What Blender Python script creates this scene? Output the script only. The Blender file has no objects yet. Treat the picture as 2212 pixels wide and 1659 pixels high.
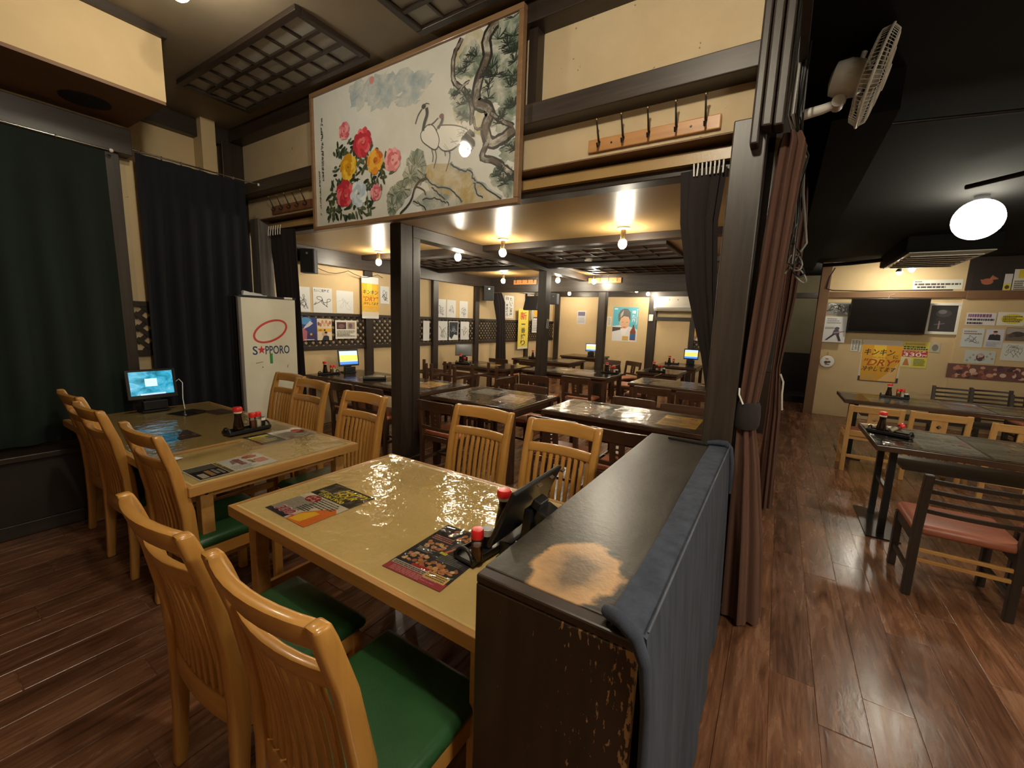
import bpy, bmesh, math, random
from mathutils import Vector, Matrix
random.seed(11)
PI = math.pi
SC = bpy.context.scene
C = SC.collection
# ------------------------------------------------------------------ camera
cam_d = bpy.data.cameras.new('camera'); cam = bpy.data.objects.new('camera', cam_d); C.objects.link(cam)
def cam_matrix(yaw, pitch, roll):
    cy, sy, cp, sp = math.cos(yaw), math.sin(yaw), math.cos(pitch), math.sin(pitch)
    fwd = Vector((sy*cp, cy*cp, sp)); right = Vector((cy, -sy, 0)); down = fwd.cross(right)
    r2 = right*math.cos(roll) + down*math.sin(roll); d2 = -right*math.sin(roll) + down*math.cos(roll)
    m = Matrix((r2, -d2, -fwd)).transposed()
    return m.to_4x4()
cam.matrix_world = Matrix.Translation((0, 0, 1.5)) @ cam_matrix(-0.561472558, -0.150023050, -0.0347395438)
cam_d.sensor_fit = 'HORIZONTAL'; cam_d.sensor_width = 36.0; cam_d.lens = 906.3/2212*36.0
cam_d.clip_start = 0.02; cam_d.clip_end = 60
SC.camera = cam
# ------------------------------------------------------------------ world and exposure
W = bpy.data.worlds.new('world'); SC.world = W; W.use_nodes = True
W.node_tree.nodes['Background'].inputs[0].default_value = (0.010, 0.008, 0.006, 1)
W.node_tree.nodes['Background'].inputs[1].default_value = 1.0
SC.view_settings.view_transform = 'Standard'; SC.view_settings.look = 'None'
SC.view_settings.gamma = 1.0; SC.view_settings.use_curve_mapping = False
SC.view_settings.exposure = 1.2
BULB = 160.0           # emission of the warm bulbs
# ------------------------------------------------------------------ materials
MAT = {}
def nodes(name):
    m = bpy.data.materials.new(name); m.use_nodes = True; MAT[name] = m
    nt = m.node_tree; return m, nt, nt.nodes['Principled BSDF']
def flat(name, col, rough=0.5, metal=0.0, coat=0.0, spec=0.5, emit=0.0, alpha=1.0, sheen=0.0):
    m, nt, p = nodes(name)
    p.inputs['Base Color'].default_value = (*col, 1); p.inputs['Roughness'].default_value = rough
    p.inputs['Metallic'].default_value = metal; p.inputs['Coat Weight'].default_value = coat
    p.inputs['Coat Roughness'].default_value = 0.06
    p.inputs['Specular IOR Level'].default_value = spec; p.inputs['Sheen Weight'].default_value = sheen
    if emit:
        p.inputs['Emission Color'].default_value = (*col, 1); p.inputs['Emission Strength'].default_value = emit
    return m
def coords(nt, scale=(1, 1, 1), rand=True, world=False):
    tc = nt.nodes.new('ShaderNodeTexCoord'); mp = nt.nodes.new('ShaderNodeMapping')
    mp.inputs['Scale'].default_value = scale
    if world:
        g = nt.nodes.new('ShaderNodeNewGeometry'); nt.links.new(g.outputs['Position'], mp.inputs['Vector'])
    else:
        nt.links.new(tc.outputs['Object'], mp.inputs['Vector'])
    if rand and not world:
        oi = nt.nodes.new('ShaderNodeObjectInfo'); mu = nt.nodes.new('ShaderNodeMath'); mu.operation = 'MULTIPLY'; mu.inputs[1].default_value = 37.0
        nt.links.new(oi.outputs['Random'], mu.inputs[0]); nt.links.new(mu.outputs[0], mp.inputs['Location'])
    return mp.outputs[0]
def noise(nt, vec, scale, detail=4, rough=0.55, dist=0.0):
    n = nt.nodes.new('ShaderNodeTexNoise'); n.inputs['Scale'].default_value = scale; n.inputs['Detail'].default_value = detail
    n.inputs['Roughness'].default_value = rough; n.inputs['Distortion'].default_value = dist
    nt.links.new(vec, n.inputs['Vector']); return n.outputs['Fac']
def ramp(nt, fac, stops):
    r = nt.nodes.new('ShaderNodeValToRGB'); e = r.color_ramp.elements
    while len(e) < len(stops): e.new(0.5)
    for i, (pos, col) in enumerate(stops):
        e[i].position = pos; e[i].color = (*col, 1) if len(col) == 3 else col
    nt.links.new(fac, r.inputs[0]); return r.outputs[0]
def mix(nt, fac, a, b, mode='MIX'):
    m = nt.nodes.new('ShaderNodeMix'); m.data_type = 'RGBA'; m.blend_type = mode
    for s, v in ((m.inputs[0], fac), (m.inputs[6], a), (m.inputs[7], b)):
        if isinstance(v, (int, float)): s.default_value = v
        elif isinstance(v, tuple): s.default_value = (*v, 1)
        else: nt.links.new(v, s)
    return m.outputs[2]
def bump(nt, p, fac, strength=0.2, dist=0.002):
    b = nt.nodes.new('ShaderNodeBump'); b.inputs['Strength'].default_value = strength; b.inputs['Distance'].default_value = dist
    nt.links.new(fac, b.inputs['Height']); nt.links.new(b.outputs[0], p.inputs['Normal'])
def wood(name, c1, c2, axis='z', rough=0.4, coat=0.0, scale=26, wear=None, bumps=0.15):
    m, nt, p = nodes(name)
    s = {'x': (0.07, 1, 1), 'y': (1, 0.07, 1), 'z': (1, 1, 0.07)}[axis]
    v = coords(nt, s); f = noise(nt, v, scale, 5, 0.6, 0.6)
    col = ramp(nt, f, [(0.3, c1), (0.7, c2)])
    if wear:
        v2 = coords(nt, (1, 1, 0.45)); f2 = noise(nt, v2, 23, 6, 0.7)
        k = ramp(nt, f2, [(wear[1], (0, 0, 0)), (wear[1]+0.05, (1, 1, 1))]); col = mix(nt, k, col, wear[0])
    nt.links.new(col, p.inputs['Base Color']); p.inputs['Roughness'].default_value = rough
    p.inputs['Coat Weight'].default_value = coat; p.inputs['Coat Roughness'].default_value = 0.12
    bump(nt, p, f, bumps, 0.001); return m
def mottled(name, c1, c2, scale=3.0, rough=0.8, bscale=60, bstr=0.25, coat=0.0, spots=None, world=False, detail=5, spec=0.5, sc=(1, 1, 1)):
    m, nt, p = nodes(name); v = coords(nt, sc, world=world); f = noise(nt, v, scale, detail, 0.6)
    col = ramp(nt, f, [(0.3, c1), (0.72, c2)])
    if spots:
        f3 = noise(nt, v, spots[1], 3, 0.6); k = ramp(nt, f3, [(spots[2], (0, 0, 0)), (spots[2]+0.03, (1, 1, 1))]); col = mix(nt, k, col, spots[0])
    nt.links.new(col, p.inputs['Base Color']); p.inputs['Roughness'].default_value = rough; p.inputs['Coat Weight'].default_value = coat
    p.inputs['Coat Roughness'].default_value = 0.08; p.inputs['Specular IOR Level'].default_value = spec
    if bstr: bump(nt, p, noise(nt, v, bscale, 4), bstr, 0.002)
    return m
for ax in 'xyz':
    wood('honey_wood_'+ax, (0.43, 0.195, 0.040), (0.53, 0.265, 0.062), ax, 0.30, 0.4)
    wood('dark_wood_'+ax, (0.018, 0.0115, 0.0085), (0.038, 0.025, 0.018), ax, 0.42, 0.0)
    wood('beam_wood_'+ax, (0.022, 0.0155, 0.012), (0.052, 0.037, 0.028), ax, 0.40, 0.0, wear=((0.12, 0.09, 0.065), 0.70))
    wood('red_brown_wood_'+ax, (0.050, 0.022, 0.012), (0.085, 0.040, 0.022), ax, 0.30, 0.15)
    wood('blond_wood_'+ax, (0.50, 0.27, 0.085), (0.60, 0.35, 0.13), ax, 0.35, 0.25)
    wood('hook_board_wood_'+ax, (0.42, 0.19, 0.06), (0.50, 0.25, 0.09), ax, 0.4, 0.1)
wood('red_board_x', (0.16, 0.060, 0.025), (0.22, 0.085, 0.04), 'x', 0.4, 0.1); wood('orange_board_x', (0.55, 0.22, 0.06), (0.62, 0.27, 0.08), 'x', 0.4, 0.1)
wood('oak_edge_x', (0.38, 0.185, 0.05), (0.50, 0.26, 0.075), 'x', 0.35, 0.2, 34)
wood('oak_edge_y', (0.38, 0.185, 0.05), (0.50, 0.26, 0.075), 'y', 0.35, 0.2, 34)
wood('grey_wood_z', (0.11, 0.095, 0.085), (0.22, 0.20, 0.18), 'z', 0.6)
mottled('plaster', (0.47, 0.36, 0.215), (0.57, 0.45, 0.285), 2.2, 0.85, 90, 0.35, spots=((0.20, 0.13, 0.07), 17, 0.70))
mottled('plaster_clean', (0.56, 0.42, 0.235), (0.63, 0.48, 0.275), 2.0, 0.85, 90, 0.3)
mottled('ceiling_plaster', (0.20, 0.16, 0.108), (0.27, 0.215, 0.15), 1.6, 0.6, 40, 0.2)
mottled('low_ceiling_board', (0.36, 0.225, 0.085), (0.43, 0.275, 0.11), 1.2, 0.33, 70, 0.35)
mottled('black_ceiling', (0.002, 0.002, 0.0022), (0.006, 0.0058, 0.0055), 1.5, 0.9, 20, 0.2, spec=0.15)
mottled('brown_board', (0.16, 0.08, 0.035), (0.20, 0.105, 0.05), 2.0, 0.6, 30, 0.1)
mottled('dark_wall', (0.018, 0.012, 0.010), (0.030, 0.020, 0.016), 2.0, 0.6, 30, 0.1)
mottled('olive_wall', (0.22, 0.19, 0.12), (0.28, 0.245, 0.16), 2.0, 0.8, 60, 0.2)
mottled('table_laminate', (0.62, 0.47, 0.205), (0.72, 0.555, 0.26), 3.5, 0.35, 30, 0.05)
mottled('dark_table', (0.050, 0.026, 0.016), (0.085, 0.048, 0.030), 4.0, 0.25, 30, 0.05, sc=(1, 0.2, 1))
mottled('green_leather', (0.016, 0.060, 0.018), (0.026, 0.085, 0.028), 4, 0.33, 160, 0.15)
mottled('orange_leather', (0.42, 0.13, 0.06), (0.52, 0.18, 0.085), 4, 0.42, 160, 0.15)
mottled('brick_leather', (0.26, 0.075, 0.04), (0.34, 0.11, 0.06), 4, 0.40, 160, 0.15)
mottled('green_curtain', (0.0035, 0.0095, 0.0068), (0.0065, 0.016, 0.0115), 3, 0.95, 300, 0.2, sc=(1, 1, 0.3))
mottled('navy_curtain', (0.0025, 0.003, 0.006), (0.0045, 0.0055, 0.010), 3, 0.95, 300, 0.2, sc=(1, 1, 0.3))
mottled('brown_curtain', (0.085, 0.038, 0.024), (0.125, 0.058, 0.038), 3, 0.95, 300, 0.2, sc=(1, 1, 0.3))
mottled('plum_curtain', (0.017, 0.0115, 0.012), (0.028, 0.020, 0.020), 3, 0.95, 300, 0.2, sc=(1, 1, 0.3))
mottled('denim', (0.020, 0.025, 0.040), (0.052, 0.062, 0.092), 22, 0.95, 420, 0.4, detail=8, sc=(1, 1, 0.16))
mottled('denim_pale', (0.06, 0.066, 0.082), (0.12, 0.13, 0.155), 9, 0.95, 420, 0.3)
mottled('cooler_white', (0.66, 0.63, 0.50), (0.72, 0.69, 0.56), 5, 0.35, 30, 0.0, spots=((0.38, 0.34, 0.24), 9, 0.74))
flat('black_plastic', (0.012, 0.012, 0.013), 0.28); flat('black_matt', (0.01, 0.01, 0.011), 0.7)
flat('dark_metal', (0.03, 0.03, 0.032), 0.35, 0.6); flat('chrome', (0.6, 0.6, 0.6), 0.2, 1.0)
flat('brass', (0.30, 0.22, 0.11), 0.35, 0.9); flat('iron', (0.05, 0.042, 0.038), 0.4, 0.7)
flat('white_plastic', (0.75, 0.73, 0.66), 0.4); flat('fan_white', (0.55, 0.53, 0.48), 0.45)
flat('paper', (0.78, 0.78, 0.76), 0.45); flat('paper_cream', (0.72, 0.66, 0.50), 0.5)
flat('red_cap', (0.70, 0.02, 0.02), 0.3); flat('soy', (0.012, 0.004, 0.002), 0.12); flat('label_white', (0.8, 0.78, 0.72), 0.5)
flat('spice_brown', (0.20, 0.07, 0.02), 0.5); flat('salt_white', (0.72, 0.66, 0.55), 0.5)
flat('tv_black', (0.006, 0.006, 0.007), 0.12); flat('cable_black', (0.012, 0.012, 0.012), 0.5); flat('cable_grey', (0.25, 0.24, 0.22), 0.5)
flat('speaker_grey', (0.045, 0.05, 0.06), 0.6); flat('pane_grey', (0.36, 0.35, 0.31), 0.4)
flat('bulb_glow', (1.0, 0.90, 0.70), 0.4, emit=BULB); flat('front_glow', (1.0, 0.90, 0.70), 0.4, emit=BULB*0.40); flat('near_glow', (1.0, 0.90, 0.70), 0.4, emit=BULB*1.75); flat('spot_glow', (1.0, 0.90, 0.70), 0.4, emit=BULB*1.2); flat('globe_glow', (1.0, 0.93, 0.74), 0.4, emit=18.0); flat('led_glow', (1.0, 0.93, 0.74), 0.4, emit=26.0)
def clear_vinyl(name, strength=0.5, bs=5.0):
    m = bpy.data.materials.new(name); m.use_nodes = True; MAT[name] = m; nt = m.node_tree; nt.nodes.clear()
    o = nt.nodes.new('ShaderNodeOutputMaterial'); t = nt.nodes.new('ShaderNodeBsdfTransparent'); g = nt.nodes.new('ShaderNodeBsdfGlossy'); mx = nt.nodes.new('ShaderNodeMixShader'); fr = nt.nodes.new('ShaderNodeFresnel')
    fr.inputs['IOR'].default_value = 1.5; g.inputs['Roughness'].default_value = 0.07; t.inputs['Color'].default_value = (0.97, 0.96, 0.93, 1)
    nt.links.new(fr.outputs[0], mx.inputs[0]); nt.links.new(t.outputs[0], mx.inputs[1]); nt.links.new(g.outputs[0], mx.inputs[2]); nt.links.new(mx.outputs[0], o.inputs[0])
    v = coords(nt, (1, 1, 1)); f = noise(nt, v, bs, 3, 0.5, 0.4); b = nt.nodes.new('ShaderNodeBump'); b.inputs['Strength'].default_value = strength; b.inputs['Distance'].default_value = 0.01
    nt.links.new(f, b.inputs['Height']); nt.links.new(b.outputs[0], g.inputs['Normal']); return m
clear_vinyl('vinyl', 0.6, 16.0); clear_vinyl('bottle_glass', 0.0, 1.0)
# floor boards: colour differs from board to board, streaks run along the board
def floor_mat():
    m, nt, p = nodes('floor_boards'); v = coords(nt, (1, 0.16, 1)); f = noise(nt, v, 11, 7, 0.62, 1.3); v2 = coords(nt, (1, 0.05, 1)); f2 = noise(nt, v2, 70, 4, 0.6, 0.5)
    col = ramp(nt, f, [(0.28, (0.085, 0.036, 0.020)), (0.45, (0.175, 0.080, 0.042)), (0.58, (0.235, 0.114, 0.062)), (0.74, (0.32, 0.175, 0.102))])
    col = mix(nt, 1.0, col, ramp(nt, f2, [(0.32, (0.62, 0.60, 0.58)), (0.62, (1.08, 1.06, 1.04))]), 'MULTIPLY')
    oi = nt.nodes.new('ShaderNodeObjectInfo'); k = ramp(nt, oi.outputs['Random'], [(0.0, (0.72, 0.70, 0.72)), (1.0, (1.12, 1.06, 1.0))])
    col = mix(nt, 1.0, col, k, 'MULTIPLY'); nt.links.new(col, p.inputs['Base Color'])
    rr = ramp(nt, f, [(0.2, (0.18,)*3), (0.8, (0.34,)*3)]); nt.links.new(rr, p.inputs['Roughness'])
    bump(nt, p, noise(nt, coords(nt, (1, 0.4, 1)), 30, 4, 0.6, 0.8), 0.22, 0.003)
floor_mat()
# partition board: dark stain rubbed through to bare wood in a round patch near one end and along its edges
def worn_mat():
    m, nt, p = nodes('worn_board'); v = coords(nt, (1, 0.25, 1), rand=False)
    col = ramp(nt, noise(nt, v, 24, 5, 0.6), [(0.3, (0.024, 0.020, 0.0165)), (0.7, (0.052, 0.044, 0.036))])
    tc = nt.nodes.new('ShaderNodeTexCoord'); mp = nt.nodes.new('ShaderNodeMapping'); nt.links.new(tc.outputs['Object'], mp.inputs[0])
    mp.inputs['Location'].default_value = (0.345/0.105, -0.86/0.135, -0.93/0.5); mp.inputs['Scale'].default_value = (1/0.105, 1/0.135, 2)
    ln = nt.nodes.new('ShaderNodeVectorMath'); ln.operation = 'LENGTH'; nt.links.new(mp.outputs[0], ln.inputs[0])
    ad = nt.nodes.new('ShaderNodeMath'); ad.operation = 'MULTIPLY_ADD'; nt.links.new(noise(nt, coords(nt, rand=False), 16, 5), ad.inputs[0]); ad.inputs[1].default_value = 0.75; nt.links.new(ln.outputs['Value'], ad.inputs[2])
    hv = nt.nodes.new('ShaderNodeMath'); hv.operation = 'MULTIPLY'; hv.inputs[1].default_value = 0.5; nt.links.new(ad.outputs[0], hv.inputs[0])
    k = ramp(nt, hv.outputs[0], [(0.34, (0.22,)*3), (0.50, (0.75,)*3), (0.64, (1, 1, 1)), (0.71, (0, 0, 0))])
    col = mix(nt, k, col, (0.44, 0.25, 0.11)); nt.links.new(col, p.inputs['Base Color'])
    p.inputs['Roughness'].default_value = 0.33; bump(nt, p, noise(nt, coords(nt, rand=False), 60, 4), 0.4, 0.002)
worn_mat()
wood('chipped_board', (0.020, 0.0115, 0.008), (0.036, 0.021, 0.0145), 'z', 0.36, 0.0, 20)
def chipped_end():                       # scuffs thicken towards the aisle-side corner where the stain has been knocked off
    m, nt, p = nodes('chipped_end'); col = ramp(nt, noise(nt, coords(nt, (1, 1, 0.08), rand=False), 22, 5), [(0.3, (0.021, 0.012, 0.008)), (0.7, (0.040, 0.023, 0.016))])
    tc = nt.nodes.new('ShaderNodeTexCoord'); sx = nt.nodes.new('ShaderNodeSeparateXYZ'); nt.links.new(tc.outputs['Object'], sx.inputs[0])
    mr = nt.nodes.new('ShaderNodeMapRange'); mr.inputs[1].default_value = -0.40; mr.inputs[2].default_value = -0.155; mr.inputs[3].default_value = 0.0; mr.inputs[4].default_value = 0.14; nt.links.new(sx.outputs[0], mr.inputs[0])
    me = nt.nodes.new('ShaderNodeMapRange'); me.inputs[1].default_value = -0.175; me.inputs[2].default_value = -0.158; me.inputs[3].default_value = 0.0; me.inputs[4].default_value = 0.16; nt.links.new(sx.outputs[0], me.inputs[0])
    mt = nt.nodes.new('ShaderNodeMapRange'); mt.inputs[1].default_value = 0.875; mt.inputs[2].default_value = 0.90; mt.inputs[3].default_value = 0.0; mt.inputs[4].default_value = 0.10; nt.links.new(sx.outputs[2], mt.inputs[0])
    tot = noise(nt, coords(nt, (1, 1, 0.34), rand=False), 105, 5, 0.58)
    for q in (mr, me, mt):
        a = nt.nodes.new('ShaderNodeMath'); a.operation = 'ADD'; nt.links.new(tot, a.inputs[0]); nt.links.new(q.outputs[0], a.inputs[1]); tot = a.outputs[0]
    k = ramp(nt, tot, [(0.715, (0, 0, 0)), (0.745, (1, 1, 1))]); col = mix(nt, k, col, (0.33, 0.195, 0.085)); nt.links.new(col, p.inputs['Base Color']); p.inputs['Roughness'].default_value = 0.38
    bump(nt, p, k, 0.35, 0.002)
chipped_end()
# ------------------------------------------------------------------ geometry helpers
class G:
    def __init__(s): s.v = []; s.f = []
    def box(s, x0, x1, y0, y1, z0, z1):
        return s.hexa([(x0, y0, z0), (x1, y0, z0), (x1, y1, z0), (x0, y1, z0), (x0, y0, z1), (x1, y0, z1), (x1, y1, z1), (x0, y1, z1)])
    def hexa(s, p):
        n = len(s.v); s.v += [tuple(q) for q in p]
        s.f += [tuple(n+i for i in q) for q in ((3, 2, 1, 0), (4, 5, 6, 7), (0, 1, 5, 4), (1, 2, 6, 5), (2, 3, 7, 6), (3, 0, 4, 7))]; return s
    def obox(s, c, size, rot=None, rz=0.0):
        R = rot if rot else Matrix.Rotation(rz, 3, 'Z'); c = Vector(c); a, b, d = (q/2 for q in size)
        return s.hexa([c + R @ Vector(q) for q in ((-a, -b, -d), (a, -b, -d), (a, b, -d), (-a, b, -d), (-a, -b, d), (a, -b, d), (a, b, d), (-a, b, d))])
    def bar(s, a, b, w, h, up=(0, 0, 1)):
        a, b = Vector(a), Vector(b); d = (b-a).normalized(); u = Vector(up)
        if abs(d.dot(u)) > 0.99: u = Vector((0, 1, 0))
        x = d.cross(u).normalized(); u = x.cross(d)
        q = [x*(-w/2)-u*(h/2), x*(w/2)-u*(h/2), x*(w/2)+u*(h/2), x*(-w/2)+u*(h/2)]
        return s.hexa([a+q[0], a+q[1], a+q[2], a+q[3], b+q[0], b+q[1], b+q[2], b+q[3]])
    def loft(s, rings, cap=True, closed=True):
        n = len(s.v); k = len(rings[0])
        for r in rings: s.v += [tuple(q) for q in r]
        for i in range(len(rings)-1):
            for j in range(k if closed else k-1):
                s.f.append((n+i*k+j, n+i*k+(j+1) % k, n+(i+1)*k+(j+1) % k, n+(i+1)*k+j))
        if cap and closed:
            s.f.append(tuple(n+j for j in reversed(range(k)))); s.f.append(tuple(n+(len(rings)-1)*k+j for j in range(k)))
        return s
    def tube(s, path, r, k=8, cap=True):
        path = [Vector(p) for p in path]; rings = []; rr = r if isinstance(r, (list, tuple)) else [r]*len(path)
        u = None
        for i, p in enumerate(path):
            d = (path[min(i+1, len(path)-1)]-path[max(i-1, 0)]).normalized()
            if u is None:
                u = Vector((0, 0, 1)) if abs(d.z) < 0.9 else Vector((0, 1, 0))
            x = d.cross(u).normalized(); u = x.cross(d).normalized()
            rings.append([p + (x*math.cos(t) + u*math.sin(t))*rr[i] for t in (2*PI*j/k for j in range(k))])
        return s.loft(rings, cap)
    def lathe(s, prof, k=16, o=(0, 0, 0)):
        return s.loft([[(o[0]+r*math.cos(2*PI*j/k), o[1]+r*math.sin(2*PI*j/k), o[2]+z) for j in range(k)] for r, z in prof])
    def sphere(s, c, r, k=12, m=8, sz=1.0):
        return s.lathe([(max(1e-4, r*math.sin(PI*i/m)), -r*sz*math.cos(PI*i/m)) for i in range(m+1)], k, c)
    def grid(s, fn, nu, nv):
        n = len(s.v); s.v += [tuple(fn(i/nu, j/nv)) for i in range(nu+1) for j in range(nv+1)]
        s.f += [(n+i*(nv+1)+j, n+(i+1)*(nv+1)+j, n+(i+1)*(nv+1)+j+1, n+i*(nv+1)+j+1) for i in range(nu) for j in range(nv)]; return s
    def prism(s, pts, z0, z1):
        return s.loft([[(x, y, z0) for x, y in pts], [(x, y, z1) for x, y in pts]])
def link(name, me, mat, parent=None, loc=None, rot=None):
    o = bpy.data.objects.new(name, me); C.objects.link(o)
    if mat and not me.materials:
        for q in (mat if isinstance(mat, (list, tuple)) else [mat]): me.materials.append(MAT[q])
    if parent: o.parent = parent
    if loc: o.location = loc
    if rot is not None: o.rotation_euler = rot
    return o
def mesh(g, name='m', smooth=False, bevel=0.0, seg=2, thick=0.0):
    me = bpy.data.meshes.new(name); me.from_pydata(g.v, [], g.f); me.update()
    bm = bmesh.new(); bm.from_mesh(me)
    if thick: bmesh.ops.solidify(bm, geom=bm.faces[:], thickness=thick)
    bmesh.ops.recalc_face_normals(bm, faces=bm.faces)
    if bevel:
        ed = [e for e in bm.edges if len(e.link_faces) == 2 and e.calc_face_angle(0) > 0.6]
        bmesh.ops.bevel(bm, geom=ed, offset=bevel, segments=seg, profile=0.5, affect='EDGES', clamp_overlap=True)
    bm.to_mesh(me); bm.free()
    if smooth:
        me.polygons.foreach_set('use_smooth', [True]*len(me.polygons)); me.set_sharp_from_angle(angle=0.9)
    return me
def part(name, g, mat, parent=None, smooth=False, bevel=0.0, loc=None, rot=None, thick=0.0, seg=2):
    return link(name, mesh(g, name, smooth, bevel, seg, thick), mat, parent, loc, rot)
def tag(o, label=None, cat=None, group=None, kind=None):
    if label: o['label'] = label
    if cat: o['category'] = cat
    if group: o['group'] = group
    if kind: o['kind'] = kind
    return o
def root(name, label, cat, loc=(0, 0, 0), rz=0.0, group=None):
    o = bpy.data.objects.new(name, None); C.objects.link(o); o.location = loc; o.rotation_euler = (0, 0, rz); o.empty_display_size = 0.1
    return tag(o, label, cat, group)
KIDS = {}
def children(o): return [c for c in bpy.data.objects if c.parent == o]
def freeze(o):                      # remember a thing's parts so that copies are quick
    KIDS[o.name] = [(c, [d for d in children(c)]) for c in children(o)]; return o
def dup(o, loc, rz=0.0, label=None, group=None, rot=None):
    r = o.copy(); C.objects.link(r); r.location = loc; r.rotation_euler = rot if rot else (0, 0, rz)
    if label: r['label'] = label
    if group: r['group'] = group
    for c, ds in KIDS[o.name]:
        n = c.copy(); C.objects.link(n); n.parent = r
        for d in ds:
            e = d.copy(); C.objects.link(e); e.parent = n
    return r
def struct(name, g, mat, **k): return tag(part(name, g, mat, **k), kind='structure')
def B(*a): return G().box(*a)
# ------------------------------------------------------------------ the setting
fl = struct('floor', B(-5.6, 4.4, -2.4, 13.2, -0.06, -0.003), 'floor_boards')
PLANKS = {}
def plank(x, y0, y1):
    L = round(y1-y0, 3)
    if L not in PLANKS: PLANKS[L] = mesh(G().box(-0.0812, 0.0812, 0, L-0.004, -0.006, 0.0), 'plank', bevel=0.0015, seg=1)
    o = link('plank', PLANKS[L], 'floor_boards', fl, (x, y0, random.uniform(-0.0006, 0.0)))
W0, LEN = 0.165, 1.22
for k in range(-1, 14):
    x = 0.12 + W0*(k+0.5); y = (1.85, 2.10, 1.45, 1.75, 1.30, 2.05)[(k-1) % 6] - 2*LEN + (0.1 if k > 6 else 0)
    while y < 9.3:
        y1 = min(y+LEN, 9.38)
        if y1 > 0.95 - 0.0*k and y1-y > 0.1: plank(x, y, y1)
        y += LEN
for k in range(-25, -3):
    x = 0.12 + W0*(k+0.5); y = -0.9 - LEN*((k*0.37) % 1)
    while y < 1.75:
        y1 = min(y+LEN, 2.2)
        if y1 > -0.35 and y1-y > 0.1: plank(x, y, y1)
        y += LEN
# front room shell
struct('ceiling', B(-5.2, -0.05, -2.4, 2.46, 3.28, 3.34), 'ceiling_plaster')
struct('wall_back', B(-5.2, 4.4, -2.45, -2.35, 0, 3.34), 'plaster')
wl = struct('wall_left', B(-4.4, -4.3, -2.35, 1.26, 0, 3.28), 'plaster')
part('wall_end', B(-4.4, -4.3, 1.26, 1.52, 0, 2.60), 'plaster_clean', wl)
struct('wall_left_recess', B(-5.05, -4.95, 1.2, 2.46, 0, 3.28), 'plaster_clean')
struct('pillar_1', B(-4.95, -4.78, 1.98, 2.10, 2.2, 3.28), 'plaster_clean')
struct('trim_1', B(-4.95, -4.86, 1.3, 2.3, 3.12, 3.28), 'dark_wood_y')
struct('trim_2', B(-4.32, -4.17, -2.3, 1.27, 2.60, 2.78), 'dark_wood_y', bevel=0.004)
struct('pillar_2', B(-4.32, -4.20, 1.12, 1.20, 0, 2.62), 'dark_wood_z', bevel=0.004)
lw = struct('wall_low', B(-4.3, -4.03, -2.3, 1.08, 0, 0.50), 'dark_wall')
part('ledge', B(-4.3, -3.99, -2.3, 1.08, 0.50, 0.54), 'dark_wood_y', lw, bevel=0.006)
part('baseboard', B(-4.04, -4.01, -2.3, 1.08, 0, 0.09), 'dark_wood_y', lw, bevel=0.004)
so = struct('ceiling_soffit', B(-4.3, -3.6, -2.35, 1.30, 2.85, 3.28), 'plaster_clean')
part('soffit_board', B(-4.3, -3.602, -2.35, 1.298, 2.83, 2.85), 'brown_board', so)
part('soffit_trim', B(-3.605, -3.565, -2.35, 1.32, 3.23, 3.28), 'dark_wood_y', so)
sp = tag(part('ceiling_speaker', G().lathe([(0.125, 0), (0.125, -0.006), (0.10, -0.012), (0.001, -0.012)], 28, (-4.0, 1.0, 2.83)), 'black_matt', smooth=True), 'dark round speaker set into the underside of the soffit', 'speaker')
# header wall over the wide opening
hw = struct('wall_header', B(-4.95, -0.2, 2.376, 2.46, 2.70, 3.28), 'plaster')
part('lower_panel', B(-4.80, -0.2, 2.376, 2.52, 2.43, 2.64), 'plaster', hw)
part('soffit_board', B(-4.80, -0.2, 2.378, 2.50, 2.424, 2.432), 'brown_board', hw)  # shade on the plaster underside put in as a darker brown board
struct('trim_3', B(-4.95, -0.2, 2.25, 2.46, 2.632, 2.738), 'beam_wood_x', bevel=0.005)
struct('trim_4', B(-4.95, -0.2, 2.25, 2.46, 3.16, 3.28), 'dark_wood_x', bevel=0.005)
struct('trim_5', B(-4.9, -0.145, 2.50, 2.62, 2.30, 2.44), 'dark_wood_x', bevel=0.004)
struct('trim_6', B(-1.41, -1.352, 2.30, 2.40, 2.738, 3.16), 'dark_wood_z')
struct('pillar_3', B(-0.215, -0.13, 2.30, 2.48, 2.44, 3.28), 'dark_wood_z', bevel=0.004)
struct('pillar_4', B(-4.97, -4.85, 2.18, 2.40, 0, 3.16), 'dark_wood_z', bevel=0.004)
struct('pillar_5', B(-0.285, -0.145, 2.285, 2.45, 0, 2.44), 'beam_wood_z', bevel=0.006)
struct('pillar_6', B(-4.76, -4.60, 2.36, 2.50, 0, 2.44), 'grey_wood_z', bevel=0.006)
struct('wall_bulkhead', B(-0.06, -0.03, -2.35, 10.3, 2.62, 3.34), 'dark_wall')
for i, (a, b, y) in enumerate(((-0.207, -0.172, 2.215), (-0.168, -0.128, 2.20), (-0.124, -0.085, 2.215))): struct('trim_%d' % (20+i), B(a, b, y, 2.32, 2.36 if i else 2.30, 3.28), 'dark_wood_z', bevel=0.008)
struct('added_gap_strip', B(-0.146, -0.118, 2.46, 2.78, 0, 2.6), 'dark_wood_z')  # thin dark strip added so the gap beside the big pillar stays black
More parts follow.
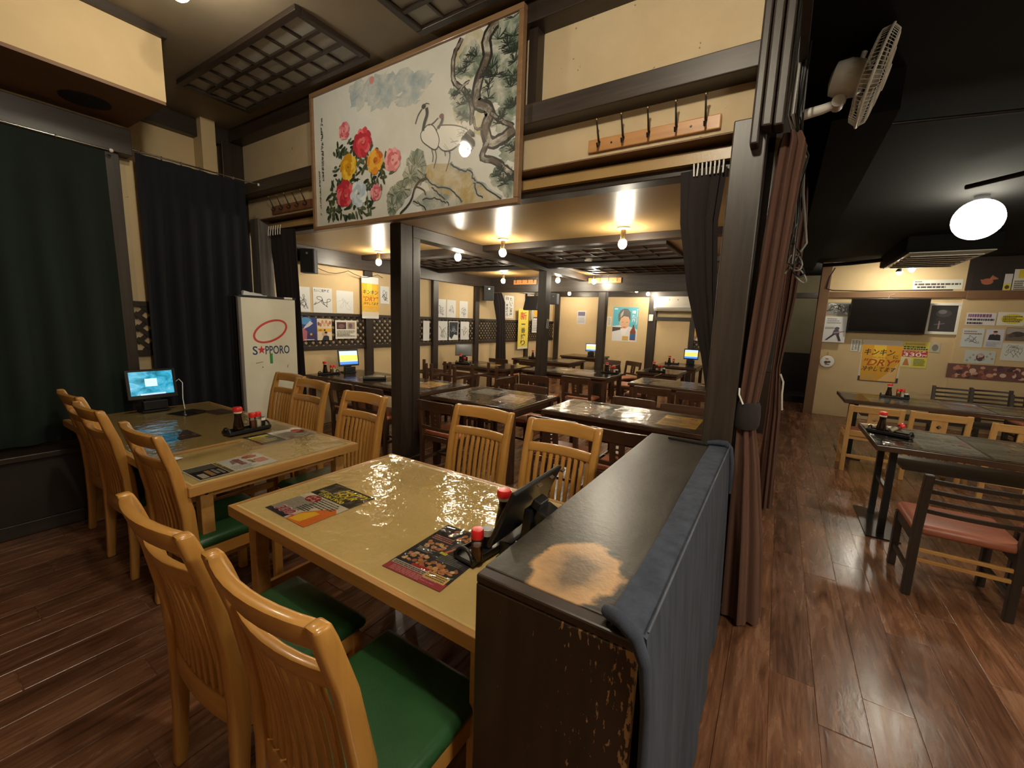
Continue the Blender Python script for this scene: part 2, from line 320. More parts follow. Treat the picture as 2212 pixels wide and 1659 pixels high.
# inner room
struct('ceiling_inner', B(-5.3, -0.05, 2.46, 10.4, 2.34, 2.40), 'low_ceiling_board')
wi = struct('wall_inner_left', B(-5.3, -5.2, 2.4, 10.3, 0, 2.34), 'plaster_clean')
wb = struct('wall_inner_back', B(-5.3, -0.05, 10.2, 10.3, 0, 2.4), 'plaster_clean')
def lattice(u0, u1, v0, v1, step, w, t, place):
    g = G()
    for s, dz in ((1, 0.0), (-1, t)):
        c = u0 - (v1-v0) if s > 0 else u0
        while c < (u1 if s > 0 else u1+(v1-v0)):
            # line u = c + s*(v-v0)
            a, b = (c, v0), (c + s*(v1-v0), v1)
            pts = []
            for (uu, vv) in (a, b):
                if uu < u0: vv = vv + (u0-uu)*s; uu = u0
                if uu > u1: vv = vv + (u1-uu)*s; uu = u1
                pts.append((uu, vv))
            (ua, va), (ub, vb) = pts
            if va < v1 and vb > v0 and abs(ub-ua) > 0.01:
                p, q = place(ua, va, dz), place(ub, vb, dz); n = place(0, 0, 1)-place(0, 0, 0); g.bar(p, q, w, t, n)
            c += step
    return g
PX = lambda X: (lambda u, v, d: Vector((X+d, u, v)))       # plane facing +X
PY = lambda Y: (lambda u, v, d: Vector((u, Y-d, v)))       # plane facing -Y
o = part('backing_board', B(-5.2, -5.195, 2.4, 10.2, 1.05, 1.48), 'plaster_clean', wi)
o = part('lattice', lattice(2.4, 10.2, 1.06, 1.48, 0.100, 0.031, 0.008, PX(-5.19)), 'dark_wood_y', wi); o['kind'] = 'stuff'
part('rail', B(-5.2, -5.165, 2.4, 10.2, 1.47, 1.515), 'dark_wood_y', wi, bevel=0.003)
part('rail', B(-5.2, -5.165, 2.4, 10.2, 1.025, 1.075), 'dark_wood_y', wi, bevel=0.003)
part('top_beam', B(-5.2, -5.12, 2.4, 10.2, 2.14, 2.34), 'beam_wood_y', wi, bevel=0.004)
for y in (4.10, 5.52, 6.72, 8.72):
    part('post', B(-5.2, -5.14, y, y+0.13, 0, 2.14), 'dark_wood_z', wi, bevel=0.003)
# lattice in the front room beside the pillar
o = part('lattice', lattice(1.225, 1.52, 1.16, 1.52, 0.100, 0.031, 0.008, PX(-4.29)), 'dark_wood_y', wl); o['kind'] = 'stuff'
part('rail', B(-4.30, -4.27, 1.225, 1.52, 1.51, 1.55), 'dark_wood_y', wl); part('rail', B(-4.30, -4.27, 1.225, 1.52, 1.12, 1.165), 'dark_wood_y', wl)
# inner pillars and beams
struct('pillar_7', G().box(-3.135, -2.995, 2.78, 2.93, 0.10, 2.34), 'beam_wood_z', bevel=0.006)
struct('pillar_8', G().box(-3.12, -2.995, 2.935, 3.03, 0.0, 2.24), 'beam_wood_z', bevel=0.004)
struct('pillar_9', G().box(-3.17, -2.96, 2.745, 3.06, 0.0, 0.12), 'dark_wood_x', bevel=0.006)
struct('pillar_10', B(-3.12, -2.99, 5.60, 5.76, 0, 2.24), 'beam_wood_z', bevel=0.005)
struct('pillar_11', B(-2.78, -2.65, 7.20, 7.33, 0, 2.05), 'beam_wood_z', bevel=0.005)
struct('trim_7', B(-3.14, -2.99, 2.93, 10.2, 2.235, 2.34), 'beam_wood_y', bevel=0.004)
for i, (y, zb) in enumerate(((4.02, 2.275), (5.6, 2.275), (8.6, 2.275))):
    struct('trim_%d' % (8+i), B(-5.15, -0.1, y, y+0.11, zb, 2.34), 'dark_wood_x', bevel=0.003)
struct('trim_12', B(-5.15, -0.1, 7.18, 7.34, 2.06, 2.34), 'beam_wood_x', bevel=0.004)
struct('trim_13', B(-5.15, -0.1, 10.12, 10.2, 2.16, 2.34), 'dark_wood_x')
for x, w in ((-5.12, 0.13), (-3.92, 0.17), (-2.67, 0.19), (-1.72, 0.10)):
    part('post', B(x, x+w, 10.14, 10.2, 0, 2.2), 'dark_wood_z', wb, bevel=0.003)
part('door_panel', B(-2.46, -1.74, 10.17, 10.19, 0, 1.62), 'plaster_clean', wb); part('door_head', B(-2.48, -1.72, 10.14, 10.2, 1.62, 1.70), 'dark_wood_x', wb)
o = part('lattice', lattice(-1.62, -0.4, 1.02, 1.50, 0.100, 0.031, 0.008, PY(10.19)), 'dark_wood_x', wb); o['kind'] = 'stuff'
part('rail', B(-1.62, -0.2, 10.15, 10.2, 1.50, 1.55), 'dark_wood_x', wb); part('rail', B(-1.62, -0.2, 10.15, 10.2, 0.97, 1.02), 'dark_wood_x', wb)
# side aisle and side room
struct('ceiling_dark', B(-0.05, 4.4, -2.4, 13.2, 2.70, 2.80), 'black_ceiling')
wr = struct('wall_side_back', B(0.64, 4.4, 9.4, 9.5, 0, 2.70), 'plaster_clean')
part('post', B(0.50, 0.645, 9.34, 9.5, 0, 2.70), 'brown_board', wr, bevel=0.006)
part('rail', B(0.645, 2.36, 9.36, 9.4, 2.09, 2.19), 'brown_board', wr, bevel=0.004); part('rail', B(2.36, 4.4, 9.34, 9.4, 2.07, 2.20), 'brown_board', wr, bevel=0.004)
part('raised_panel', B(2.34, 4.4, 9.37, 9.4, 0, 2.07), 'plaster_clean', wr)
part('dark_panel', B(2.34, 4.4, 9.37, 9.4, 2.20, 2.70), 'dark_wall', wr)
struct('wall_right', B(4.3, 4.4, -2.35, 9.5, 0, 2.75), 'plaster_clean')
wc = struct('wall_corridor', B(-0.6, 1.2, 11.5, 11.6, 1.0, 2.75), 'olive_wall')
part('rail', B(-0.6, 1.2, 11.46, 11.5, 2.22, 2.33), 'dark_wood_x', wc); part('wainscot', B(-0.6, 1.2, 11.48, 11.6, 0.0, 1.0), 'dark_wall', wc)
struct('floor_step', B(-0.3, 0.9, 10.6, 11.48, -0.003, 0.14), 'dark_wall', bevel=0.01)
struct('wall_corridor_left', B(-0.15, -0.05, 8.6, 11.5, 0, 2.7), 'dark_wall'); struct('wall_corridor_right', B(0.95, 1.05, 9.5, 11.5, 0, 2.7), 'olive_wall')
struct('trim_14', B(0.10, 0.35, 2.7, 9.0, 2.52, 2.70), 'black_ceiling')
# ------------------------------------------------------------------ lamps
def bulb_lamp(x, y, zc, label, group, drop=0.14, r=0.038, glow='bulb_glow'):
    t = root('bulb_lamp', label, 'lamp', (x, y, zc), 0, group)
    part('ceiling_rose', G().lathe([(0.055, 0), (0.055, -0.012), (0.025, -0.022), (0.022, -0.022)], 18), 'white_plastic', t, smooth=True)
    part('socket', G().lathe([(0.022, -0.022), (0.024, -(drop-r-0.01)), (0.018, -(drop-r*0.6))], 14), 'brass', t, smooth=True)
    part('bulb', G().sphere((0, 0, -drop), r, 10, 8, 1.15), glow, t, smooth=True)
    return t
ROOM = 'bare bulbs on the low ceiling'
LBL = ['bare glowing bulb on the low ceiling above the table nearest the partition', 'bare glowing bulb on the low ceiling next to the long beam', 'bare glowing bulb near the autograph wall, left of the dark pillar', 'bare glowing bulb just right of the dark central pillar',
       'bare glowing bulb in front of the wall speaker and dark curtain', 'bare glowing bulb over the long table behind the second pillar', 'bare glowing bulb next to the smoke detector plate',
       'bare glowing bulb beside the far speaker, left of the two', 'bare glowing bulb over the farthest table', 'bare glowing bulb left of the blue poster', 'bare glowing bulb right above the blue poster', 'bare glowing bulb beside the white air conditioner']
for (x, y), l in zip(((-1.26, 3.75), (-2.55, 3.78), (-4.57, 3.86), (-3.23, 3.87), (-4.32, 6.45), (-3.28, 6.56), (-2.75, 6.86), (-4.44, 8.5), (-4.47, 9.6), (-3.13, 8.6), (-2.59, 8.8), (-2.62, 9.8)), LBL):
    bulb_lamp(x, y, 2.34, l, ROOM)
bulb_lamp(-2.74, 1.08, 3.28, 'bare bulb on the high ceiling above the peony painting', 'bulbs on the high ceiling', 0.18, 0.055, 'front_glow')
bulb_lamp(-0.50, 0.62, 3.28, 'bare bulb on the high ceiling over the scuffed partition', 'bulbs on the high ceiling', 0.18, 0.055, 'near_glow')
bulb_lamp(0.86, 10.1, 2.70, 'added bulb hidden on the corridor ceiling to brighten its wall', 'added corridor bulb', 0.14, 0.035)  # added out of sight so the corridor wall is not black
def disc_lamp(x, y, zc, zl, label):
    t = root('disc_lamp', label, 'lamp', (x, y, zc), 0, 'round white lamps of the side room')
    part('mount', G().lathe([(0.06, 0), (0.06, zl-zc+0.06), (0.02, zl-zc+0.05)], 20), 'white_plastic', t, smooth=True)
    part('diffuser', G().lathe([(0.02, zl-zc+0.055), (0.27, zl-zc+0.05), (0.30, zl-zc+0.02), (0.27, zl-zc-0.01), (0.001, zl-zc-0.02)], 40), 'led_glow', t, smooth=True)
disc_lamp(1.5, 0.4, 2.70, 2.50, 'round white lamp over the near end of the aisle')
disc_lamp(3.2, 3.4, 2.70, 2.50, 'round white lamp over the far side of the side room')
for i, (x, z) in enumerate(((1.45, 2.44), (1.59, 2.48))):
    t = root('spot_lamp', ('small glowing spot bulb above the television, the one nearer the corridor', 'small glowing spot bulb above the television, beside the ceiling cassette')[i], 'lamp', (x, 8.86, 2.70), 0, 'spot bulbs above the television')
    part('stem', G().tube([(0, 0, 0), (0, 0.02, z-2.70+0.06)], 0.012), 'black_matt', t); part('shade', G().lathe([(0.02, z-2.70+0.07), (0.05, z-2.70+0.01), (0.045, z-2.70+0.01)], 14), 'black_matt', t, smooth=True)
    part('bulb', G().sphere((0, 0, z-2.70), 0.036, 10, 8), 'spot_glow', t, smooth=True)
# ------------------------------------------------------------------ chairs
def chair_curve(z):        # how far the back leans, seen from the side
    k = [(0, -0.215), (0.2, -0.20), (0.42, -0.19), (0.55, -0.192), (0.70, -0.212), (0.85, -0.245), (0.97, -0.285)]
    for (z0, a), (z1, b) in zip(k, k[1:]):
        if z <= z1:
            t = (z-z0)/(z1-z0); return a + (b-a)*t
    return k[-1][1]
def bowed(z0, z1, w, th, bow, n=8, zf=chair_curve, rise=0.0):
    rings = []
    for i in range(n+1):
        x = -w/2 + w*i/n; b = -bow*(1-(2*x/w)**2); r = rise*(1-(2*x/w)**2)
        rings.append([(x, zf(z)+b+d, z+(r if z == z1 else 0)) for z, d in ((z0, -th/2), (z0, th/2), (z1, th/2), (z1, -th/2))])
    return G().loft(rings)
def stile(x, w, d, zs, zf=chair_curve):
    return G().loft([[(x-w/2, zf(z)-dd/2, z), (x+w/2, zf(z)-dd/2, z), (x+w/2, zf(z)+dd/2, z), (x-w/2, zf(z)+dd/2, z)] for z, dd in zs])
def make_light_chair():
    t = root('dining_chair', '', 'chair'); w = 0.43
    for s in (-1, 1):
        part('rear_leg', stile(s*(w/2-0.019), 0.038, 0.05, [(0, 0.036), (0.2, 0.042), (0.42, 0.055), (0.6, 0.052), (0.8, 0.046), (0.93, 0.042), (0.972, 0.036)]), 'honey_wood_z', t, bevel=0.009, smooth=True)
        part('front_leg', G().box(s*(w/2-0.02)-0.018, s*(w/2-0.02)+0.018, 0.165, 0.205, 0, 0.40), 'honey_wood_z', t, bevel=0.006)
        part('side_rail', G().box(s*(w/2-0.02)-0.011, s*(w/2-0.02)+0.011, -0.19, 0.185, 0.345, 0.405), 'honey_wood_y', t, bevel=0.003)
    iw = w-0.06
    part('top_rail', bowed(0.905, 0.968, iw, 0.032, 0.030, rise=0.004), 'honey_wood_x', t, bevel=0.008, smooth=True)
    part('back_rail', bowed(0.800, 0.845, iw, 0.026, 0.030), 'honey_wood_x', t, bevel=0.006, smooth=True)
    part('lower_rail', bowed(0.36, 0.435, iw, 0.026, 0.018), 'honey_wood_x', t, bevel=0.004, smooth=True)
    n = 10
    for i in range(n):
        x = -iw/2 + iw*(i+0.5)/n; u = 1-(2*x/iw)**2; g = G(); rings = []
        for j in range(8):
            z = 0.425 + (0.81-0.425)*j/7; b = -(0.018+0.012*j/7)*u
            rings.append([(x-0.0105, chair_curve(z)+b-0.008, z), (x+0.0105, chair_curve(z)+b-0.008, z), (x+0.0105, chair_curve(z)+b+0.008, z), (x-0.0105, chair_curve(z)+b+0.008, z)])
        part('slat', g.loft(rings), 'honey_wood_z', t, bevel=0.004, smooth=True)
    part('front_rail', G().box(-w/2+0.03, w/2-0.03, 0.172, 0.198, 0.345, 0.405), 'honey_wood_x', t, bevel=0.003)
    part('seat_cushion', G().loft([[(sx*a, 0.012+sy*b, z) for sx, sy in ((-1, -1), (1, -1), (1, 1), (-1, 1))] for a, b, z in ((0.205, 0.205, 0.402), (0.214, 0.213, 0.418), (0.212, 0.211, 0.440), (0.195, 0.195, 0.456), (0.10, 0.10, 0.462))]), 'green_leather', t, bevel=0.012, smooth=True, seg=3)
    return freeze(t)
lc = make_light_chair()
GR = 'honey wood chairs with green seats'
LC = [(-0.815, 0.665, 0.0, 'honey wood chair with green seat nearest the scuffed partition end'), (-1.345, 0.660, 0.0, 'honey wood chair on the near side, beside the one at the partition'),
      (-2.35, 0.93, 0.0, 'honey wood chair pulled up near the corner of the joined table'), (-3.09, 0.93, 0.0, 'honey wood chair in the middle of the joined table, curtain side'), (-3.62, 0.97, 0.0, 'honey wood chair farthest along by the green curtain'),
      (-3.58, 1.76, PI, 'honey wood chair half hidden in front of the beer cooler'), (-3.13, 1.68, PI, 'honey wood chair just right of the beer cooler'), (-2.355, 1.575, PI, 'honey wood chair standing left of the dark central pillar'),
      (-1.46, 1.73, PI, 'honey wood chair across the near table, beside the dark pillar'), (-0.92, 1.715, PI, 'honey wood chair across the near table, behind the standing tablet')]
for i, (x, y, r, l) in enumerate(LC):
    if i == 0: lc.location = (x, y, 0); lc['label'] = l; lc['group'] = GR
    else: dup(lc, (x, y, 0), r, l, GR)
def low_curve(z): return -0.195 - 0.05*max(0.0, (z-0.40)/0.35)
def make_dark_chair():
    t = root('low_back_chair', '', 'chair'); w = 0.44
    for s in (-1, 1):
        part('rear_leg', stile(s*(w/2-0.018), 0.036, 0.036, [(0, 0.032), (0.4, 0.038), (0.745, 0.030)], low_curve), 'red_brown_wood_z', t, bevel=0.004)
        part('front_leg', G().box(s*(w/2-0.02)-0.018, s*(w/2-0.02)+0.018, 0.165, 0.20, 0, 0.39), 'red_brown_wood_z', t, bevel=0.003)
        part('stretcher', G().box(s*(w/2-0.02)-0.009, s*(w/2-0.02)+0.009, -0.19, 0.18, 0.15, 0.18), 'red_brown_wood_y', t)
    part('top_rail', bowed(0.655, 0.75, w-0.03, 0.022, 0.016, 6, low_curve), 'red_brown_wood_x', t, bevel=0.003)
    part('back_rail', bowed(0.47, 0.505, w-0.05, 0.020, 0.016, 6, low_curve), 'red_brown_wood_x', t, bevel=0.002)
    sp = G(); ys = lambda z: low_curve(z)-0.014
    def seg(x0, x1, z0, z1): sp.loft([[(x0, ys(z)-0.008, z), (x1, ys(z)-0.008, z), (x1, ys(z)+0.008, z), (x0, ys(z)+0.008, z)] for z in (z0, z1)])
    seg(-0.055, -0.013, 0.50, 0.66); seg(0.013, 0.055, 0.50, 0.66)
    for z0, z1 in ((0.50, 0.535), (0.560, 0.575), (0.600, 0.615), (0.64, 0.66)): seg(-0.0129, 0.0129, z0, z1)
    part('splat', sp, 'red_brown_wood_z', t)
    part('seat_frame', G().box(-w/2+0.01, w/2-0.01, -0.195, 0.195, 0.355, 0.405), 'red_brown_wood_x', t, bevel=0.003)
    part('seat_cushion', G().loft([[(sx*a, 0.01+sy*b, z) for sx, sy in ((-1, -1), (1, -1), (1, 1), (-1, 1))] for a, b, z in ((0.20, 0.185, 0.405), (0.205, 0.19, 0.425), (0.19, 0.175, 0.445))]), 'orange_leather', t, bevel=0.008, smooth=True)
    part('cross_stretcher', G().box(-w/2+0.02, w/2-0.02, 0.0, 0.02, 0.155, 0.178), 'red_brown_wood_x', t)
    return freeze(t)
dc = make_dark_chair()
GD = 'dark low-backed chairs with orange seats'
DC = [(-2.57, 3.03, 0, 'dark low chair with slotted splat right of the central pillar, before the small square table'), (-4.10, 3.14, 0, 'dark low chair tucked into the long table under the autographs, wall side'), (-3.62, 3.14, 0, 'dark low chair tucked into the long table under the autographs, pillar side'),
      (-2.42, 4.02, PI, 'dark low chair on the far side of the small square table'), (-1.20, 4.03, PI, 'dark low chair facing the near glossy table from its far side'), (-0.70, 3.98, PI, 'dark low chair far side of the glossy table, close to the big pillar'),
      (-0.90, 3.12, 0, 'dark low chair behind the honey chair nearest the partition'), (-1.45, 3.16, 0, 'dark low chair on the near side of the glossy table, its pillar end'),
      (-2.35, 5.66, 0, 'dark low chair at the long middle table, splat facing out'), (-2.86, 5.36, 0, 'dark low chair at the long middle table beside the second pillar'), (-1.25, 5.46, 0, 'dark low chair at the table by the big pillar, with its back to us'), (-0.74, 5.40, 0, 'dark low chair half hidden by the big pillar'),
      (-1.78, 6.70, PI/2, 'dark low chair seen sideways right of the middle table'), (-2.24, 7.50, -PI/2, 'dark low chair seen sideways below the blue poster'), (-2.62, 8.45, 2.6, 'dark low chair turned askew between the far tables'),
      (-4.22, 4.40, PI, 'dark low chair under the stacked chairs, nearest the autograph wall'), (-3.68, 4.40, PI, 'dark low chair under the middle stacked chair'), (-3.26, 4.62, PI/2, 'dark low chair under the last stacked chair'),
      (-4.62, 7.05, 0, 'dark low chair below the curtain and speaker'), (-3.95, 7.10, 0, 'dark low chair before the table with the yellow banner'), (-2.95, 8.30, PI, 'dark low chair at the far end by the notice')]
for i, (x, y, r, l) in enumerate(DC):
    if i == 0: dc.location = (x, y, 0); dc['label'] = l; dc['group'] = GD
    else: dup(dc, (x, y, 0), r, l, GD)
for x, y, l in ((-4.20, 4.36, 'upturned dark chair stacked legs up, nearest the autograph wall'), (-3.70, 4.36, 'upturned dark chair stacked legs up in the middle'), (-3.30, 4.74, 'upturned dark chair stacked legs up, last before the gap')):
    dup(dc, (x, y-0.02, 0.445+0.446), 0, l, 'upturned chairs stacked on others', rot=(PI, 0, 0))
def make_blond_chair():
    t = root('blond_chair', '', 'chair'); w = 0.45
    for s in (-1, 1):
        part('rear_leg', stile(s*(w/2-0.02), 0.040, 0.036, [(0, 0.034), (0.4, 0.038), (0.74, 0.032)], low_curve), 'blond_wood_z', t, bevel=0.004)
        part('front_leg', G().box(s*(w/2-0.02)-0.018, s*(w/2-0.02)+0.018, 0.165, 0.20, 0, 0.39), 'blond_wood_z', t, bevel=0.003)
        part('stretcher', G().box(s*(w/2-0.02)-0.009, s*(w/2-0.02)+0.009, -0.19, 0.18, 0.15, 0.18), 'blond_wood_y', t)
    part('top_rail', bowed(0.665, 0.735, w-0.03, 0.024, 0.010, 6, low_curve), 'blond_wood_x', t, bevel=0.003)
    part('back_rail', bowed(0.40, 0.46, w-0.05, 0.022, 0.010, 6, low_curve), 'blond_wood_x', t, bevel=0.003)
    part('stretcher', G().box(-w/2+0.02, w/2-0.02, -0.205, -0.185, 0.16, 0.19), 'blond_wood_x', t)
    g = G(); a = 0.058; ys = lambda z: low_curve(z)-0.008
    # splat with one diamond opening: eight slabs round it
    zc, h = 0.60, 0.024
    P = lambda x, z, d: (x, ys(z)+d, z)
    def slab(q): g.loft([[P(x, z, -0.008) for x, z in q], [P(x, z, 0.008) for x, z in q]])
    slab([(-a, 0.46), (a, 0.46), (a, zc-0.04), (-a, zc-0.04)]); slab([(-a, zc+0.04), (a, zc+0.04), (a, 0.67), (-a, 0.67)])
    for s in (-1, 1):
        slab([(s*a, zc-0.04), (s*a, zc), (s*h, zc), (0, zc-h), (0, zc-0.04)]); slab([(s*a, zc+0.04), (s*a, zc), (s*h, zc), (0, zc+h), (0, zc+0.04)])
    part('splat', g, 'blond_wood_z', t)
    part('seat_frame', G().box(-w/2+0.01, w/2-0.01, -0.195, 0.195, 0.36, 0.41), 'blond_wood_x', t, bevel=0.003)
    part('seat_cushion', G().box(-0.20, 0.20, -0.18, 0.19, 0.41, 0.435), 'brick_leather', t, bevel=0.008)
    return freeze(t)
bc = make_blond_chair(); GB = 'blond chairs with diamond cut splats'
for i, (x, y, r, l) in enumerate(((0.93, 5.90, 0, 'blond chair with diamond cut splat nearest the aisle'), (1.42, 5.92, 0, 'blond chair with diamond cut splat, second from the aisle'), (1.93, 5.70, 0, 'blond chair with diamond cut splat, third from the aisle'))):
    if i == 0: bc.location = (x, y, 0); bc['label'] = l; bc['group'] = GB
    else: dup(bc, (x, y, 0), r, l, GB)
def make_ladder_chair():
    t = root('ladder_chair', '', 'chair'); w = 0.45
    for s in (-1, 1):
        part('rear_leg', stile(s*(w/2-0.02), 0.040, 0.042, [(0, 0.038), (0.4, 0.045), (0.74, 0.036)], low_curve), 'dark_wood_z', t, bevel=0.004)
        part('front_leg', G().box(s*(w/2-0.02)-0.019, s*(w/2-0.02)+0.019, 0.165, 0.205, 0, 0.37), 'dark_wood_z', t, bevel=0.003)
        part('side_rail', G().box(s*(w/2-0.02)-0.011, s*(w/2-0.02)+0.011, -0.20, 0.18, 0.315, 0.375), 'dark_wood_y', t)
        part('side_stretcher', G().box(s*(w/2-0.02)-0.008, s*(w/2-0.02)+0.008, -0.20, 0.18, 0.12, 0.15), 'dark_wood_y', t)
    for z in (0.525, 0.585, 0.645, 0.705):
        part('slat', bowed(z-0.013, z+0.013, w-0.05, 0.016, 0.022, 8, low_curve), 'dark_wood_x', t, bevel=0.003)
    for z in (0.225, 0.285): part('rear_stretcher', G().box(-w/2+0.03, w/2-0.03, -0.208, -0.190, z-0.011, z+0.011), 'oak_edge_x', t, bevel=0.003)
    part('seat_cushion', G().loft([[(sx*a, 0.01+sy*b, z) for sx, sy in ((-1, -1), (1, -1), (1, 1), (-1, 1))] for a, b, z in ((0.215, 0.20, 0.372), (0.222, 0.208, 0.39), (0.220, 0.206, 0.415), (0.20, 0.19, 0.43))]), 'brick_leather', t, bevel=0.010, smooth=True)
    return freeze(t)
ld = make_ladder_chair(); ld.location = (0.985, 3.36, 0); ld['label'] = 'dark ladder-back chair with brick red seat standing in the aisle'; ld['group'] = 'dark ladder-back chairs'
for x, y, r, l in ((1.52, 3.38, 0, 'dark ladder-back chair cut by the picture edge'), (2.28, 8.6, PI, 'far dark ladder-back chair closest to the yellow price poster'), (2.72, 8.75, PI, 'far dark ladder-back chair, second along the photo strip'), (2.95, 8.15, PI, 'low far ladder-back chair standing in front of the others'), (3.30, 8.8, PI, 'far dark ladder-back chair last along the photo strip')):
    dup(ld, (x, y, 0), r, l, 'dark ladder-back chairs')
# ------------------------------------------------------------------ tables
def oak_table(x0, x1, y0, y1, z, label, legs=0.07):
    t = root('oak_table', label, 'table', ((x0+x1)/2, (y0+y1)/2, 0), 0, 'oak framed tables'); a, b = (x1-x0)/2, (y1-y0)/2; e = 0.022
    part('table_top', B(-a+e, a-e, -b+e, b-e, z-0.030, z), 'table_laminate', t)
    for s in (-1, 1):
        part('edge', G().loft([[(-a, s*b, zz), (a, s*b, zz), (a-e, s*(b-e), zz), (-a+e, s*(b-e), zz)] for zz in (z-0.042, z+0.0015)]), 'oak_edge_x', t, bevel=0.002)
        part('edge', G().loft([[(s*a, -b, zz), (s*a, b, zz), (s*(a-e), b-e, zz), (s*(a-e), -b+e, zz)] for zz in (z-0.042, z+0.0015)]), 'oak_edge_y', t, bevel=0.002)
        for q in (-1, 1):
            part('leg', B(s*(a-legs)-0.027, s*(a-legs)+0.027, q*(b-0.09)-0.027, q*(b-0.09)+0.027, 0, z-0.03), 'oak_edge_x', t, bevel=0.004)
            part('screw', G().lathe([(0.009, 0), (0.007, 0.003), (0.001, 0.003)], 10), 'iron', t, loc=(s*(a-legs)+s*0.027, q*(b-0.09), z-0.065), rot=(0, s*PI/2, 0))
        part('apron', B(s*(a-legs)-0.012, s*(a-legs)+0.012, -b+0.11, b-0.11, z-0.09, z-0.03), 'oak_edge_y', t); part('apron', B(-a+legs, a-legs, s*(b-0.09)-0.012, s*(b-0.09)+0.012, z-0.09, z-0.03), 'oak_edge_x', t)
        part('stretcher', B(s*(a-legs)-0.010, s*(a-legs)+0.010, -b+0.11, b-0.11, 0.30, 0.34), 'oak_edge_y', t)
    return t
oak_table(-1.81, -0.545, 0.75, 1.605, 0.72, 'honey oak table with beige top next to the scuffed partition', 0.045)
oak_table(-2.70, -2.115, 0.73, 1.615, 0.72, 'narrow oak table with beige top, near half of the joined pair', 0.09)
oak_table(-4.10, -2.705, 0.73, 1.615, 0.718, 'oak table with the lit tablet, far half of the joined pair', 0.16)
def vinyl(x0, x1, y0, y1, z, label, curl=0.0, seed=0):
    rnd = random.Random(seed); ph = [rnd.uniform(0, 6) for _ in range(6)]
    def fn(u, v):
        x = x0+(x1-x0)*u; y = y0+(y1-y0)*v
        e = min(u, 1-u, v, 1-v); edge = math.exp(-e*14)
        h = 0.0022 + edge*curl*(0.5+0.5*math.sin(9*u+ph[0]+5*v))*(0.6+0.4*math.sin(21*v+ph[1])) + 0.0004*math.sin(17*u+11*v+ph[2])
        return (x, y, z+max(0.0018, h))
    o = part('clear_table_cover', G().grid(fn, 36, 24), 'vinyl', smooth=True)
    return tag(o, label, 'table cover', 'clear plastic table covers')
vinyl(-1.785, -0.56, 0.775, 1.58, 0.7215, 'clear plastic sheet over the oak table beside the partition', 0.010, 1)
vinyl(-2.675, -2.14, 0.755, 1.59, 0.7215, 'clear plastic sheet over the narrow oak table', 0.008, 2)
vinyl(-4.07, -2.73, 0.755, 1.59, 0.7195, 'clear plastic sheet over the table with the lit tablet', 0.006, 3)
def dark_table(x0, x1, y0, y1, label, z=0.72, seed=0, cover=True):
    t = root('dark_table', label, 'table', ((x0+x1)/2, (y0+y1)/2, 0), 0, 'dark wood tables'); a, b = (x1-x0)/2, (y1-y0)/2
    part('table_top', B(-a, a, -b, b, z-0.036, z), 'dark_table', t, bevel=0.004)
    for s in (-1, 1):
        for q in (-1, 1): part('leg', B(s*(a-0.05)-0.03, s*(a-0.05)+0.03, q*(b-0.06)-0.03, q*(b-0.06)+0.03, 0, z-0.036), 'red_brown_wood_z', t, bevel=0.003)
        part('apron', B(-a+0.06, a-0.06, s*(b-0.06)-0.01, s*(b-0.06)+0.01, z-0.10, z-0.036), 'red_brown_wood_x', t); part('apron', B(s*(a-0.05)-0.01, s*(a-0.05)+0.01, -b+0.07, b-0.07, z-0.10, z-0.036), 'red_brown_wood_y', t)
    if cover: vinyl(x0+0.01, x1-0.01, y0+0.01, y1-0.01, z+0.0005, 'clear plastic sheet over the ' + label, 0.006, seed+10)
    return t
DT = [(-5.12, -3.08, 3.12, 3.95, 'long dark table under the autograph cards'), (-2.93, -1.93, 3.10, 3.97, 'small square dark table past the central pillar'), (-1.74, -0.36, 3.27, 3.97, 'dark glossy table nearest the big pillar'),
      (-3.50, -2.06, 5.85, 6.65, 'long dark table behind the second pillar'), (-1.68, -0.45, 5.62, 6.36, 'dark table half hidden by the big pillar'), (-2.00, -1.33, 7.10, 7.95, 'small dark table with a sauce tray, before the door'), (-2.07, -1.27, 8.55, 9.55, 'dark table carrying a lit tablet near the door'),
      (-4.95, -3.65, 5.55, 6.40, 'dark table with the switched off tablet by the wall'), (-4.72, -3.40, 7.45, 8.30, 'dark table below the yellow banner'), (-4.40, -3.45, 9.10, 9.90, 'farthest dark table with a lit tablet')]
for i, d in enumerate(DT): dark_table(*d, seed=i)
# side room tables: slab tops on black steel legs with foot plates
def steel_table(x0, x1, y0, y1, label):
    t = root('steel_leg_table', label, 'table', ((x0+x1)/2, (y0+y1)/2, 0), 0, 'side room tables'); a, b = (x1-x0)/2, (y1-y0)/2; z = 0.72
    part('table_top', B(-a, a, -b, b, z-0.04, z), 'dark_table', t, bevel=0.004)
    part('under_shelf', B(-a+0.20, a-0.2, -b+0.22, b-0.22, 0.52, 0.54), 'dark_wood_x', t)
    for s in (-1, 1):
        for q in (-1, 1): part('leg', B(s*(a-0.14)-0.02, s*(a-0.14)+0.02, q*(b-0.22)-0.02, q*(b-0.22)+0.02, 0.01, z-0.04), 'dark_metal', t)
        part('crossbar', B(s*(a-0.14)-0.012, s*(a-0.14)+0.012, -b+0.22, b-0.22, 0.62, 0.645), 'dark_metal', t); part('crossbar', B(s*(a-0.14)-0.012, s*(a-0.14)+0.012, -b+0.22, b-0.22, 0.33, 0.355), 'dark_metal', t)
        part('foot_plate', B(s*(a-0.14)-0.10, s*(a-0.14)+0.10, -b+0.10, b-0.10, 0, 0.01), 'dark_metal', t)
    vinyl(x0+0.01, x1-0.01, y0+0.01, y1-0.01, z+0.0005, 'clear plastic sheet over the ' + label, 0.005, 40)
